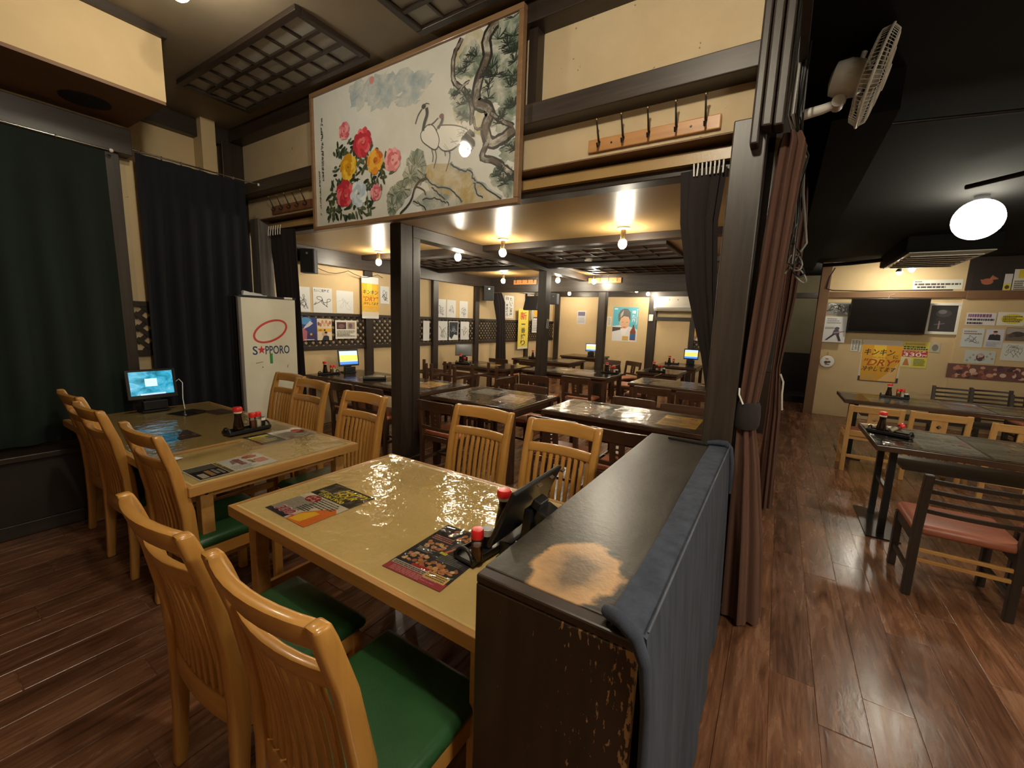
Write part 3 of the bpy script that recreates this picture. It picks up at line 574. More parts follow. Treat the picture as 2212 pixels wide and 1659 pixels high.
steel_table(0.66, 2.9, 3.82, 4.66, 'near side room table on black steel legs'); steel_table(0.72, 3.1, 6.18, 7.02, 'second side room table on black steel legs')
# ------------------------------------------------------------------ partition with denim cloth
pt = root('partition', 'scuffed dark wooden partition with a worn round patch on top', 'partition', (0, 0, 0))
part('body', B(-0.522, -0.166, 0.728, 2.28, 0, 0.895), 'chipped_board', pt)
part('end_panel', B(-0.53, -0.158, 0.716, 0.734, 0, 0.900), 'chipped_end', pt, bevel=0.004)
part('top_board', B(-0.53, -0.158, 0.750, 2.285, 0.895, 0.925), 'worn_board', pt, bevel=0.004)
part('end_strip', B(-0.53, -0.158, 0.716, 0.752, 0.900, 0.923), 'chipped_board', pt, bevel=0.005)
# ------------------------------------------------------------------ printed sheets: a thin sheet with its print as a child
def lin(h):
    r = [int(h[i:i+2], 16)/255 for i in (0, 2, 4)]
    return tuple(c/12.92 if c <= 0.04045 else ((c+0.055)/1.055)**2.4 for c in r)
def ink(h, rough=0.45, coat=0.0):
    n = 'ink_%s_%d' % (h, int(coat*10))
    if n not in MAT: flat(n, lin(h), rough, coat=coat)
    return n
TEXTS = {}
def text_geo(s):
    if s not in TEXTS:
        c = bpy.data.curves.new('lettering', 'FONT'); c.body = s; c.size = 1; c.resolution_u = 3; c.offset = 0.016
        o = bpy.data.objects.new('lettering', c); C.objects.link(o); bpy.context.view_layer.update()
        me = bpy.data.meshes.new_from_object(o.evaluated_get(bpy.context.evaluated_depsgraph_get()))
        v = [(q.co.x, q.co.y) for q in me.vertices]; f = [tuple(p.vertices) for p in me.polygons]
        bpy.data.objects.remove(o); bpy.data.meshes.remove(me); bpy.data.curves.remove(c)
        x0, x1 = min(q[0] for q in v), max(q[0] for q in v); y0, y1 = min(q[1] for q in v), max(q[1] for q in v)
        TEXTS[s] = (v, f, x0, x1, y0, y1)
    return TEXTS[s]
class Sheet:
    def __init__(s, w, h, paper, thick=0.0015, coat=0.0):
        s.w, s.h, s.paper, s.t, s.coat = w, h, paper, thick, coat; s.v = []; s.f = []; s.m = []; s.mats = []; s.k = 0
    def _mi(s, c):
        n = c if c in MAT else ink(c, coat=s.coat)
        if n not in s.mats: s.mats.append(n)
        return s.mats.index(n)
    def _add(s, pts, faces, c):
        s.k += 1; z = s.k; n = len(s.v); i = s._mi(c)
        s.v += [((x-0.5)*s.w, (y-0.5)*s.h, z) for x, y in pts]; s.f += [tuple(n+q for q in f) for f in faces]; s.m += [i]*len(faces); return s
    def poly(s, pts, c): return s._add(pts, [tuple(range(len(pts)))], c)
    def rect(s, x0, y0, x1, y1, c): return s.poly([(x0, y0), (x1, y0), (x1, y1), (x0, y1)], c)
    def ell(s, x, y, rx, ry, c, n=20): return s.poly([(x+rx*math.cos(2*PI*i/n), y+ry*math.sin(2*PI*i/n)) for i in range(n)], c)
    def ring(s, x, y, rx, ry, t, c, ang=0.0, n=48):
        a = s.h/s.w; P = []
        for k, q in ((0, 1), (1, 0)):
            for i in range(n):
                u = (rx-(0 if q else t))*math.cos(2*PI*i/n); v = (ry-(0 if q else t))*math.sin(2*PI*i/n)
                P.append((x + (u*math.cos(ang)-v*math.sin(ang))/s.w, y + (u*math.sin(ang)+v*math.cos(ang))/s.h))
        return s._add(P, [(i, (i+1) % n, n+(i+1) % n, n+i) for i in range(n)], c)
    def line(s, pts, wd, c):                     # wd in metres
        P = []; F = []
        for i, (x, y) in enumerate(pts):
            a = pts[max(i-1, 0)]; b = pts[min(i+1, len(pts)-1)]; dx, dy = (b[0]-a[0])*s.w, (b[1]-a[1])*s.h; L = math.hypot(dx, dy) or 1
            nx, ny = -dy/L*wd/2, dx/L*wd/2; P += [(x+nx/s.w, y+ny/s.h), (x-nx/s.w, y-ny/s.h)]
            if i: F.append((2*i-2, 2*i-1, 2*i+1, 2*i))
        return s._add(P, F, c)
    def text(s, t, x0, y0, x1, y1, c, skew=0.0, ang=0.0):     # stretched into the box
        v, f, a, b, d, e = text_geo(t); P = []
        for q in v:
            u, w = (q[0]-a)/(b-a), (q[1]-d)/(e-d); u += skew*(w-0.5)
            px, py = x0+(x1-x0)*u, y0+(y1-y0)*w
            if ang:
                cx, cy = (x0+x1)/2, (y0+y1)/2; dx, dy = (px-cx)*s.w, (py-cy)*s.h
                px, py = cx+(dx*math.cos(ang)-dy*math.sin(ang))/s.w, cy+(dx*math.sin(ang)+dy*math.cos(ang))/s.h
            P.append((px, py))
        return s._add(P, f, c)
    def vtext(s, t, x0, x1, y0, y1, c):          # one character below the other
        n = len(t); hh = (y1-y0)/n
        for i, ch in enumerate(t):
            if ch == ' ': continue
            lo = y1-hh*(i+1); m = 0.07*hh
            if ch in 'ー一': s.rect(x0+(x1-x0)*0.08, lo+hh*0.42, x1-(x1-x0)*0.08, lo+hh*0.58, c) if ch == '一' else s.rect((x0+x1)/2-(x1-x0)*0.07, lo+m, (x0+x1)/2+(x1-x0)*0.07, lo+hh-m, c)
            else: s.text(ch, x0, lo+m, x1, lo+hh-m, c)
        return s
    def dashes(s, x0, x1, y0, y1, n, c, fill=0.55, rnd=None):   # rows too small to read
        rnd = rnd or random.Random(int(1000*(x0+y0*3+s.w)))
        for i in range(n):
            y = y1-(y1-y0)*(i+0.5)/n; x = x0; e = x1-(x1-x0)*rnd.choice((0, 0, 0.1, 0.3)); hh = (y1-y0)/n*fill/2
            while x < e:
                L = rnd.uniform(0.04, 0.14)*(x1-x0); s.rect(x, y-hh, min(x+L, e), y+hh, c); x += L+0.018*(x1-x0)
        return s
    def scrawl(s, x, y, w, h, c, seed, wd=0.004):            # a signature in one long stroke
        r = random.Random(seed); P = []; n = 46; a = [r.uniform(0.6, 1.2) for _ in range(6)]; p = [r.uniform(0, 6) for _ in range(6)]
        for i in range(n):
            t = i/(n-1)*2*PI
            P.append((x+w*(0.42*(t/PI-1)*0.9+0.22*a[0]*math.sin(3*t+p[0])+0.1*math.sin(7*t+p[1])), y+h*(0.26*a[2]*math.sin(4*t+p[2])+0.2*math.sin(2*t+p[3])-0.12*(t/PI-1))))
        return s.line(P, wd, c)
    def done(s, name, label, cat, pos, face='Y', rz=0.0, group=None, parent=None, tilt=0.0):
        R = {'Y': Matrix(((1, 0, 0), (0, 0, -1), (0, 1, 0))), 'X': Matrix(((0, 0, 1), (1, 0, 0), (0, 1, 0))), 'Z': Matrix.Identity(3)}[face]
        R = R @ Matrix.Rotation(rz, 3, 'Z') @ Matrix.Rotation(tilt, 3, 'X')
        o = part(name, B(-s.w/2, s.w/2, -s.h/2, s.h/2, 0, s.t), s.paper if s.paper in MAT else ink(s.paper, coat=s.coat)); o.matrix_world = Matrix.Translation(pos) @ R.to_4x4()
        if parent: o.parent = parent; o.matrix_parent_inverse = Matrix.Identity(4); o.matrix_local = Matrix.Translation(pos) @ R.to_4x4()
        if label: tag(o, label, cat, group)
        if s.v:
            st = min(0.0001, (0.0011 if face == 'Z' else 0.006)/s.k); s.v = [(x, y, s.t+st*z) for x, y, z in s.v]      # each layer of print a hair above the last
            me = bpy.data.meshes.new('print'); me.from_pydata(s.v, [], s.f)
            for n in s.mats: me.materials.append(MAT[n])
            me.polygons.foreach_set('material_index', s.m); me.update(); c = link('print', me, None, o)
        return o
# ------------------------------------------------------------------ framed painting of cranes and peonies on the header
PA = dict(peony=(((-56.1,16.0),6,'p'),((-35.3,4.0),9.5,'r'),((-51.9,-10.7),9,'y'),((-21.5,-11.9),8,'o'),((-2.8,-13.4),7.5,'p'),((-57.0,-29.7),9.5,'r'),((-40.5,-31.7),9,'w'),((-20.8,-33.1),5.5,'p')), leafarea=((-64.5,7.7),(-48.5,10.0),(-25.6,-0.2),(-7.2,-8.3),(1.6,-21.3),(-10.5,-27.4),(-23.5,-46.1),(-31.8,-49.5),(-78.4,-50.2),(-80.5,-33.6),(-73.1,-17.9),(-70.3,0.2)), rock=((26.8,-22.3),(36.0,-21.9),(51.1,-24.3),(58.5,-28.9),(66.7,-31.0),(77.2,-41.0),(91.7,-51.2),(61.3,-50.8),(55.3,-51.5),(33.6,-39.8),(30.2,-30.2)), rock2=((17.2,-43.6),(26.9,-39.0),(36.2,-38.3),(50.2,-43.7),(61.3,-49.9),(50.4,-51.9),(32.3,-51.4)), rockl=(((26.8,-22.3),(29.5,-30.1),(34.8,-34.5),(41.3,-37.2),(52.7,-41.3),(61.3,-49.5)),((51.1,-24.3),(60.9,-30.1),(67.9,-31.2),(70.3,-36.6),(78.4,-42.0),(91.7,-51.0)),((17.2,-44.0),(24.2,-46.3),(29.6,-50.6)),((34.8,-37.2),(42.7,-42.8),(50.3,-50.0)),((71.5,-38.5),(72.8,-44.7),(77.5,-48.7)),((26.9,-43.7),(37.5,-44.0),(47.8,-48.0))), bush=(((20.0,-22.2),10,12),((14.5,-27.0),7,8),((-0.1,-38.6),9,9),((7.3,-34.7),8,7),((-3.9,-45.1),5,7)), branch=((((4.3,-51.0),(14.4,-44.2),(18.6,-36.1),(24.1,-31.2),(30.2,-30.6)),1.6),(((20.0,-34.4),(26.9,-37.1),(29.6,-41.2)),1.0),(((21.4,-28.5),(26.8,-31.5),(30.2,-27.4)),0.9)), trunk=((((86.4,49.4),(77.9,41.3),(78.8,31.8),(73.2,20.7),(70.8,8.4),(78.0,3.9),(81.9,-0.5),(78.4,-7.9),(82.5,-17.2),(90.4,-16.7),(99.4,-12.8)),5.0),(((59.2,46.8),(53.0,38.9),(52.1,27.6),(55.1,21.9),(63.3,15.0),(67.5,6.7),(67.8,-4.1)),2.4),(((79.8,-16.7),(76.7,-24.9),(85.5,-28.0),(94.2,-34.2),(100.5,-38.4)),3.0),(((81.9,-0.5),(90.0,-6.2),(98.3,-11.0)),2.0),(((65.5,21.0),(59.8,19.1),(52.9,14.1)),1.5),(((69.3,0.5),(70.6,-6.4),(76.2,-8.3)),1.2)), needles=(((92.2,40.9),13),((89.6,32.7),11),((66.3,32.9),10),((60.7,29.5),7),((86.9,22.7),12),((95.0,20.6),9),((93.4,11.0),12),((84.2,11.7),9),((60.0,11.6),8),((62.5,3.6),7),((95.9,-0.4),9),((91.0,-5.6),8),((97.9,-24.4),8),((91.1,-37.1),8),((97.6,-42.9),8),((54.0,17.2),5),((97.6,28.9),8),((79.8,17.5),8)), wash=(((66.2,36.9),12,14),((59.5,33.9),8,10),((57.7,8.0),6,8),((75.0,-3.9),6,10),((64.0,-15.2),5,9)), sky=(((-18.6,38.0),16,9),((2.1,34.9),16,8),((-39.2,38.1),10,10),((24.0,31.3),12,6),((-12.7,28.1),14,6),((13.2,23.2),12,5)), sun=(-24.3,43.9), c1body=((30.0,2.5),(26.7,0.5),(24.7,-1.8),(26.1,-6.2),(31.4,-10.3),(37.2,-13.5),(40.4,-11.9),(41.0,-6.7),(37.1,0.2),(33.2,2.8)), c1neck=((29.9,13.6),(30.3,9.6),(28.0,4.7),(26.7,0.0)), c1head=(27.3,15.1), c1beak=((25.6,13.7),(22.0,10.4),(19.7,5.7)), c1crown=((32.5,15.3),(29.3,16.4),(25.3,14.6)), c1legs=(((37.9,-14.1),(38.8,-18.7),(36.7,-25.2)),((34.6,-12.6),(36.0,-17.4),(35.4,-20.9))), c2body=((40.3,0.5),(38.4,-4.4),(39.1,-9.9),(44.8,-15.3),(52.2,-16.1),(59.3,-12.6),(62.7,-9.0),(65.0,-6.9),(56.8,-2.8),(47.1,-0.4)), c2neck=((43.9,5.8),(43.4,2.5),(40.3,-1.3)), c2beak=((40.2,5.3),(35.8,3.1),(31.9,2.3)), c2head=(43.1,5.8), c2legs=(((49.8,-16.1),(50.5,-20.6),(47.5,-28.6)),((46.1,-15.5),(46.8,-19.1))), tail=(((65.6,-7.5),(69.1,-10.2),(69.1,-11.5)),((62.7,-9.0),(69.2,-14.4),(69.2,-16.9)),((60.4,-10.3),(67.0,-16.5),(68.2,-18.9)),((59.3,-12.2),(64.1,-16.5),(65.3,-17.5))), callig=((-84.2,30.0),(-84.2,-5.2),(-84.1,-17.4)), callig2=((-88.9,-9.0),(-88.0,-38.4)), seal=(-88.2,-41.8))
def painting():
    W_, H_ = 196.0, 99.5
    m, nt, p = nodes('silk_ground'); v = coords(nt, (1, 1, 1), rand=False); f = noise(nt, v, 1.6, 6, 0.6, 0.4)
    col = ramp(nt, f, [(0.32, (0.58, 0.57, 0.50)), (0.55, (0.66, 0.66, 0.62)), (0.75, (0.50, 0.57, 0.61))]); nt.links.new(col, p.inputs['Base Color'])
    p.inputs['Roughness'].default_value = 0.5; p.inputs['Coat Weight'].default_value = 1.0; p.inputs['Coat Roughness'].default_value = 0.02
    # painted washes, colour mottled with the ground so that their edges stay soft
    def washmat(n, c1, t0, t1):
        m, nt, p = nodes(n); v = coords(nt, (1, 1, 1), rand=False); f = noise(nt, v, 9, 6, 0.65, 0.5)
        k = ramp(nt, f, [(t0, (0, 0, 0)), (t1, (1, 1, 1))]); col = mix(nt, k, (0.66, 0.64, 0.57), c1); nt.links.new(col, p.inputs['Base Color'])
        p.inputs['Roughness'].default_value = 0.5; p.inputs['Coat Weight'].default_value = 1.0; p.inputs['Coat Roughness'].default_value = 0.02; return n
    washmat('wash_blue', (0.24, 0.33, 0.39), 0.28, 0.70); washmat('wash_olive', (0.40, 0.36, 0.17), 0.25, 0.7); washmat('wash_ochre', (0.42, 0.31, 0.11), 0.22, 0.62)
    washmat('wash_green', (0.12, 0.17, 0.125), 0.28, 0.60); washmat('wash_slate', (0.20, 0.25, 0.25), 0.25, 0.65); washmat('bark', (0.11, 0.085, 0.065), 0.28, 0.55)
    fr = root('framed_painting', 'large framed painting of two cranes, pine and peonies on the header', 'painting', (-2.405, 2.225, 2.718))
    Wm, Hm = 1.960, 0.995; e = 0.032; y0, y1 = -0.022, 0.022
    part('frame_rail', B(-Wm/2-e, Wm/2+e, y0, y1, Hm/2, Hm/2+e), 'frame_wood', fr, bevel=0.004); part('frame_rail', B(-Wm/2-e, Wm/2+e, y0, y1, -Hm/2-e, -Hm/2), 'frame_wood', fr, bevel=0.004)
    part('frame_stile', B(-Wm/2-e, -Wm/2, y0, y1, -Hm/2, Hm/2), 'frame_wood', fr, bevel=0.004); part('frame_stile', B(Wm/2, Wm/2+e, y0, y1, -Hm/2, Hm/2), 'frame_wood', fr, bevel=0.004)
    S = Sheet(Wm, Hm, 'silk_ground', 0.004, 1.0); rnd = random.Random(5)
    U = lambda q: ((q[0]-3.2)/W_+0.5, (q[1]+1.8)/H_+0.5)          # data is in centimetres from (3.2, -1.8)
    cl = lambda q: (min(0.998, max(0.002, q[0])), min(0.998, max(0.002, q[1])))
    PL = lambda pts, c: S.poly([cl(U(q)) for q in pts], c)
    def blob(c, a, b, col, n=22, j=0.18): PL([(c[0]+a*(1+rnd.uniform(-j, j))*math.cos(2*PI*i/n), c[1]+b*(1+rnd.uniform(-j, j))*math.sin(2*PI*i/n)) for i in range(n)], col)
    def smooth(pts, k=5):
        out = []
        for i in range(len(pts)-1):
            p0, p1, p2, p3 = pts[max(i-1, 0)], pts[i], pts[i+1], pts[min(i+2, len(pts)-1)]
            for j in range(k):
                t = j/k; out.append(tuple(0.5*((2*p1[d])+(-p0[d]+p2[d])*t+(2*p0[d]-5*p1[d]+4*p2[d]-p3[d])*t*t+(-p0[d]+3*p1[d]-3*p2[d]+p3[d])*t**3) for d in (0, 1)))
        return out+[pts[-1]]
    def stroke(pts, wd, col, k=5, jit=0.0):
        pts = smooth(pts, k) if len(pts) > 2 else list(pts)
        S.line([cl(U((x+rnd.uniform(-jit, jit), y+rnd.uniform(-jit, jit)))) for x, y in pts], wd/100, col)
    for c, a, b in PA['sky']: blob(c, a, b, 'wash_blue', 26, 0.3)
    blob(PA['sun'], 2.6, 2.6, 'c98a84', 18, 0.02)
    for c, a, b in PA['wash']: blob(c, a, b, 'wash_olive', 22, 0.25)
    for c, r in PA['needles']: blob(c, r, r*0.85, 'wash_green', 24, 0.28)
    for pts, wd in PA['trunk']:
        stroke(pts, wd*1.5, '26211e', jit=0.45); stroke(pts, wd*0.8, 'bark', jit=0.3)
    for c, r in PA['needles']:
        for h in range(3):
            q = (c[0]+rnd.uniform(-0.5, 0.5)*r, c[1]+rnd.uniform(-0.45, 0.45)*r)
            for i in range(15):
                t = rnd.uniform(-0.3, PI+0.3); L = r*rnd.uniform(0.35, 0.62); stroke([q, (q[0]+L*math.cos(t), q[1]+L*math.sin(t))], rnd.uniform(0.25, 0.5), rnd.choice(('1a221e', '222c26', '2c3830')))
    PL(PA['rock'], 'wash_ochre'); PL(PA['rock2'], 'wash_slate')
    for l in PA['rockl']: stroke(l, 1.2, '2b2620', jit=0.6); stroke(l, 2.6, 'wash_slate', jit=0.8); stroke(l, 0.9, '2b2620', jit=0.5)
    for c, a, b in PA['bush']:
        blob(c, a, b, 'wash_green', 22, 0.15)
        for i in range(26):
            t = rnd.uniform(0, 2*PI); stroke([(c[0]+0.2*a*math.cos(t), c[1]+0.2*b*math.sin(t)), (c[0]+a*0.95*math.cos(t), c[1]+b*0.95*math.sin(t))], 0.35, rnd.choice(('3d4a30', '2c3830', '55603a')))
    for pts, wd in PA['branch']: stroke(pts, wd, '3a2c26', jit=0.2)
    # cranes: white bodies with ink outline, dark necks, black tail plumes
    for b in ('c2body', 'c1body'):
        PL(smooth(PA[b]+(PA[b][0],), 4)[:-1], 'd9d7d0'); stroke(PA[b]+(PA[b][0],), 0.7, '33312f')
    for i in range(14):
        a = PA['c2body'][rnd.randrange(4, 8)]; stroke([(a[0]-rnd.uniform(3, 9), a[1]+rnd.uniform(-2, 5)), (a[0]-rnd.uniform(0, 3), a[1]+rnd.uniform(-3, 2))], 0.22, '6a6864')
    for l in PA['tail']: stroke(l, 2.6, '1c1d1f')
    stroke(PA['c1neck'], 2.4, '26272a'); stroke(PA['c2neck'], 2.0, '4a4648'); blob(PA['c1head'], 1.9, 1.5, '3c3536', 12, 0.05); blob(PA['c2head'], 1.9, 1.5, '7a4a48', 12, 0.05)
    stroke(PA['c1crown'], 0.5, '4b4644'); stroke(PA['c1beak'], 0.7, '3a3432'); stroke(PA['c2beak'], 0.7, '5a4e48')
    for l in PA['c1legs']+PA['c2legs']: stroke(l, 0.55, '2e2c2a')
    # peonies and their leaves
    A = PA['leafarea']; xs = [q[0] for q in A]; ys = [q[1] for q in A]
    def inside(x, y):
        r = False; j = len(A)-1
        for i in range(len(A)):
            if (A[i][1] > y) != (A[j][1] > y) and x < (A[j][0]-A[i][0])*(y-A[i][1])/(A[j][1]-A[i][1])+A[i][0]: r = not r
            j = i
        return r
    n = 0
    while n < 300:
        x, y = rnd.uniform(min(xs), max(xs)), rnd.uniform(min(ys), max(ys))
        if not inside(x, y): continue
        n += 1; t = rnd.uniform(0, 2*PI); a, b = rnd.uniform(1.8, 3.8), rnd.uniform(0.75, 1.4)
        PL([(x+a*math.cos(s)*math.cos(t)-b*math.sin(s)*math.sin(t), y+a*math.cos(s)*math.sin(t)+b*math.sin(s)*math.cos(t)) for s in (2*PI*i/8 for i in range(8))], rnd.choice(('2b3a24', '3c4a2e', '1f2c22', '566040', '45513a')))
    PC = {'p': ('d97c86', 'c85a6a', 'e6a0a4'), 'r': ('cf3f4c', 'b32b3c', 'dd6a72'), 'y': ('d9a51f', 'c48a12', 'e6bf45'), 'o': ('dd8a26', 'c8641c', 'e6ae3c'), 'w': ('cdd9e2', 'b3c6d6', 'e2e8ea')}
    for c, r, k in PA['peony']:
        for ringn, (rad, pr, num) in enumerate(((0.72, 0.42, 10), (0.45, 0.36, 8), (0.18, 0.30, 6))):
            for i in range(num):
                t = 2*PI*i/num+rnd.uniform(-0.2, 0.2)+ringn; blob((c[0]+r*rad*math.cos(t), c[1]+r*rad*math.sin(t)), r*pr*rnd.uniform(0.8, 1.1), r*pr*rnd.uniform(0.8, 1.1), rnd.choice(PC[k]), 10, 0.15)
        for i in range(5): blob((c[0]+rnd.uniform(-1, 1), c[1]+rnd.uniform(-1, 1)), 0.5, 0.5, '8a5a20', 6, 0.1)
    # two columns of brush writing with a seal, too small to read
    for col, num in ((PA['callig'], 30), (PA['callig2'], 18)):
        a, b = col[0], col[-1]
        for i in range(num):
            t = i/num; x, y = a[0]+(b[0]-a[0])*t, a[1]+(b[1]-a[1])*t; L = 0.9 if num == 18 else 1.5
            for j in range(3): stroke([(x+rnd.uniform(-L, L), y+rnd.uniform(-0.6, 0.6)), (x+rnd.uniform(-L, L), y+rnd.uniform(-1.0, 1.0))], 0.5, '2c2c30')
    blob(PA['seal'], 0.8, 0.8, 'a8584c', 4, 0.0)
    S.done('canvas', None, None, (0, 0.0, 0), 'Y', parent=fr)
wood('frame_wood', (0.19, 0.105, 0.05), (0.25, 0.145, 0.075), 'x', 0.35, 0.1)
painting()
# ------------------------------------------------------------------ ceiling lattice panels
def ceiling_lattice(x0, x1, y0, y1, z, nx, ny, label, bars='dark_wood_x', pane='pane_grey', drop=0.035):
    t = root('ceiling_lattice', label, 'ceiling panel', ((x0+x1)/2, (y0+y1)/2, z), 0, 'wooden ceiling lattices'); a, b = (x1-x0)/2, (y1-y0)/2; e = 0.045
    for s in (-1, 1):
        part('frame_rail', B(-a, a, s*b-(e if s > 0 else 0), s*b+(0 if s > 0 else e), -drop, 0), bars, t, bevel=0.004); part('frame_stile', B(s*a-(e if s > 0 else 0), s*a+(0 if s > 0 else e), -b+e, b-e, -drop, 0), 'dark_wood_y', t, bevel=0.004)
    for i in range(1, nx): x = -a+e+(2*a-2*e)*i/nx; part('bar', B(x-0.008, x+0.008, -b+e, b-e, -0.026, -0.012), 'dark_wood_y', t)
    for j in range(1, ny): y = -b+e+(2*b-2*e)*j/ny; part('bar', B(-a+e, a-e, y-0.012, y+0.012, -0.029, -0.013), bars, t)
    cx, cy = (2*a-2*e)/nx, (2*b-2*e)/ny; pm = mesh(B(-cx/2, cx/2, -cy/2, cy/2, -0.006, 0), 'pane')
    for i in range(nx):
        for j in range(ny): link('pane', pm, pane, t, (-a+e+cx*(i+0.5), -b+e+cy*(j+0.5), -0.004))
ceiling_lattice(-4.22, -2.59, 1.60, 2.14, 3.28, 8, 3, 'wooden lattice panel with dim panes on the ceiling left of the painting')
ceiling_lattice(-2.11, -0.6, 1.60, 2.14, 3.28, 8, 3, 'wooden lattice panel on the ceiling above the painting')
ceiling_lattice(-2.75, -1.05, 4.45, 5.35, 2.34, 7, 3, 'dark ceiling lattice of the low room, right of the long beam', pane='brown_board'); ceiling_lattice(-4.9, -3.3, 4.45, 5.35, 2.34, 7, 3, 'dark ceiling lattice of the low room, left of the long beam', pane='brown_board')
ceiling_lattice(-2.75, -1.05, 5.95, 6.85, 2.34, 7, 3, 'dark ceiling lattice of the low room, farther right', pane='brown_board')
# ------------------------------------------------------------------ hook racks
def hook_rack(x0, x1, y, z0, z1, n, label, board, size=1.0, facing=-1):
    t = root('hook_rack', label, 'coat rack', ((x0+x1)/2, y, (z0+z1)/2), 0, 'wooden coat hook racks'); w, h = x1-x0, z1-z0
    part('board', B(-w/2, w/2, -0.020, 0, -h/2, h/2), board, t, bevel=0.006)
    g = G().tube([(0, -0.02, 0.012), (0, -0.035, 0.016), (0, -0.052, 0.05), (0, -0.078, 0.100)], [0.006, 0.006, 0.005, 0.004], 8); up = mesh(g, 'hook', True)
    g2 = G().tube([(0, -0.02, 0.008), (0, -0.030, -0.010), (0, -0.048, -0.020), (0, -0.058, -0.002)], 0.005, 8); lo = mesh(g2, 'lower_prong', True); kn = mesh(G().sphere((0, -0.079, 0.105), 0.009, 10, 6), 'hook_tip', True)
    for i in range(n):
        x = -w/2 + w*(i+0.5)/n
        o = link('hook', up, 'iron', t, (x, 0, 0)); o.scale = (size,)*3; a = link('hook_tip', kn, 'brass', o); b = link('lower_prong', lo, 'iron', o)
    for i in range(n-1):
        if i in (0, n-2): part('screw', G().lathe([(0.006, 0), (0.004, 0.003)], 10), 'iron', t, loc=(-w/2+w*(i+1)/n, -0.02, 0), rot=(PI/2, 0, 0))
hook_rack(-1.031, -0.351, 2.376, 2.448, 2.517, 5, 'pine hook rack with five dark double hooks right of the painting', 'hook_board_wood_x'); hook_rack(-4.326, -3.675, 2.376, 2.443, 2.520, 5, 'red-brown hook rack with five wire hooks left of the painting', 'red_board_x')
hook_rack(-4.55, -4.03, 7.18, 2.20, 2.29, 4, 'small orange hook rack on the far beam above the white sign', 'orange_board_x', 0.7); hook_rack(-2.98, -2.38, 7.18, 2.20, 2.29, 4, 'small orange hook rack on the far beam above the blue poster', 'orange_board_x', 0.7)
# ------------------------------------------------------------------ curtains
def pleated(name, label, x, y0, y1, z0, z1, n, amp, mat, seed, hem=0.0, lean=0.0, rings=True):
    r = random.Random(seed); ph = [r.uniform(0, 6) for _ in range(5)]
    t = root(name, label, 'curtain', (x, (y0+y1)/2, 0), 0, 'hanging curtains')
    def fn(u, v):
        z = z1+(z0-z1)*v; a = amp*(0.25+0.75*min(1, v*2.2)); y = (y0-y1)/2+(y1-y0)*(u+0.010*v*math.sin(5*u+ph[3]))
        s = math.sin(2*PI*n*u+ph[0]+0.5*math.sin(3*v+ph[1])); q = math.copysign(abs(s)**0.7, s)
        return (a*q+0.35*a*math.sin(2*PI*n*0.37*u+ph[2]+v*2)+lean*v, y, z+hem*math.sin(7*u+ph[4])*(v > 0.99))
    part('cloth', G().grid(fn, 90, 24), mat, t, smooth=True, thick=0.003)
    if rings:
        for i in range(6):
            y = (y0-y1)/2+(y1-y0)*(i+0.3)/6; part('ring', G().tube([(0.012*math.cos(q), y, z1+0.012+0.014*math.sin(q)) for q in (2*PI*j/10 for j in range(11))], 0.0025, 6), 'chrome', t, smooth=True)
    return t
def rod(name, label, p0, p1, r, mat, group='curtain rods'):
    t = root(name, label, 'curtain rod', p0, 0, group); d = Vector(p1)-Vector(p0)
    part('pole', G().tube([(0, 0, 0), d], r, 10), mat, t, smooth=True)
    for q in (Vector((0, 0, 0)), d): part('end_cap', G().sphere(q, r*2.2, 10, 6), 'white_plastic', t, smooth=True)
pleated('window_curtain', 'dark green floor-length curtain beside the ledge', -4.13, -0.9, 1.10, 0.57, 2.575, 11, 0.022, 'green_curtain', 3)
pleated('window_curtain', 'navy blue curtain behind the lit tablet', -4.19, 1.285, 2.05, 0.30, 2.635, 7, 0.026, 'navy_curtain', 8, lean=-0.02)
rod('curtain_rod', 'thin rod carrying the dark green curtain', (-4.13, -0.95, 2.59), (-4.13, 1.14, 2.59), 0.006, 'chrome'); rod('curtain_rod', 'thin rod of the navy curtain, ending at the header beam', (-4.20, 1.215, 2.655), (-4.33, 2.245, 2.690), 0.006, 'chrome')
rod('curtain_rod', 'pale rod under the header between the two pillars', (-4.55, 2.485, 2.372), (-0.29, 2.485, 2.372), 0.009, 'white_plastic')
def gathered(name, label, prof, mat, n=11, depth=0.16, seed=1, k=88, group='tied back brown curtains'):
    # prof: rows of (cx, cy, z, half width x, half width y)
    r = random.Random(seed); ph = r.uniform(0, 6); rows = []
    for i in range(len(prof)-1):
        a, b = prof[i], prof[i+1]; m = max(2, int(abs(a[2]-b[2])/0.06))
        for j in range(m): rows.append([p+(q-p)*j/m for p, q in zip(a, b)])
    rows.append(list(prof[-1])); g = G(); rings = []
    for cx, cy, z, hx, hy in rows:
        R = []
        for j in range(k):
            t = 2*PI*j/k; f = 1-depth*(0.5+0.5*math.cos(n*t+ph+0.5*math.sin(2*t+z*1.3)))-0.05*math.cos((n*2+1)*t+ph*2)
            R.append((cx+hx*f*math.cos(t), cy+hy*f*math.sin(t), z))
        rings.append(R)
    t = root(name, label, 'curtain', (0, 0, 0), 0, group)
    part('cloth', g.loft(rings), mat, t, smooth=True); return t
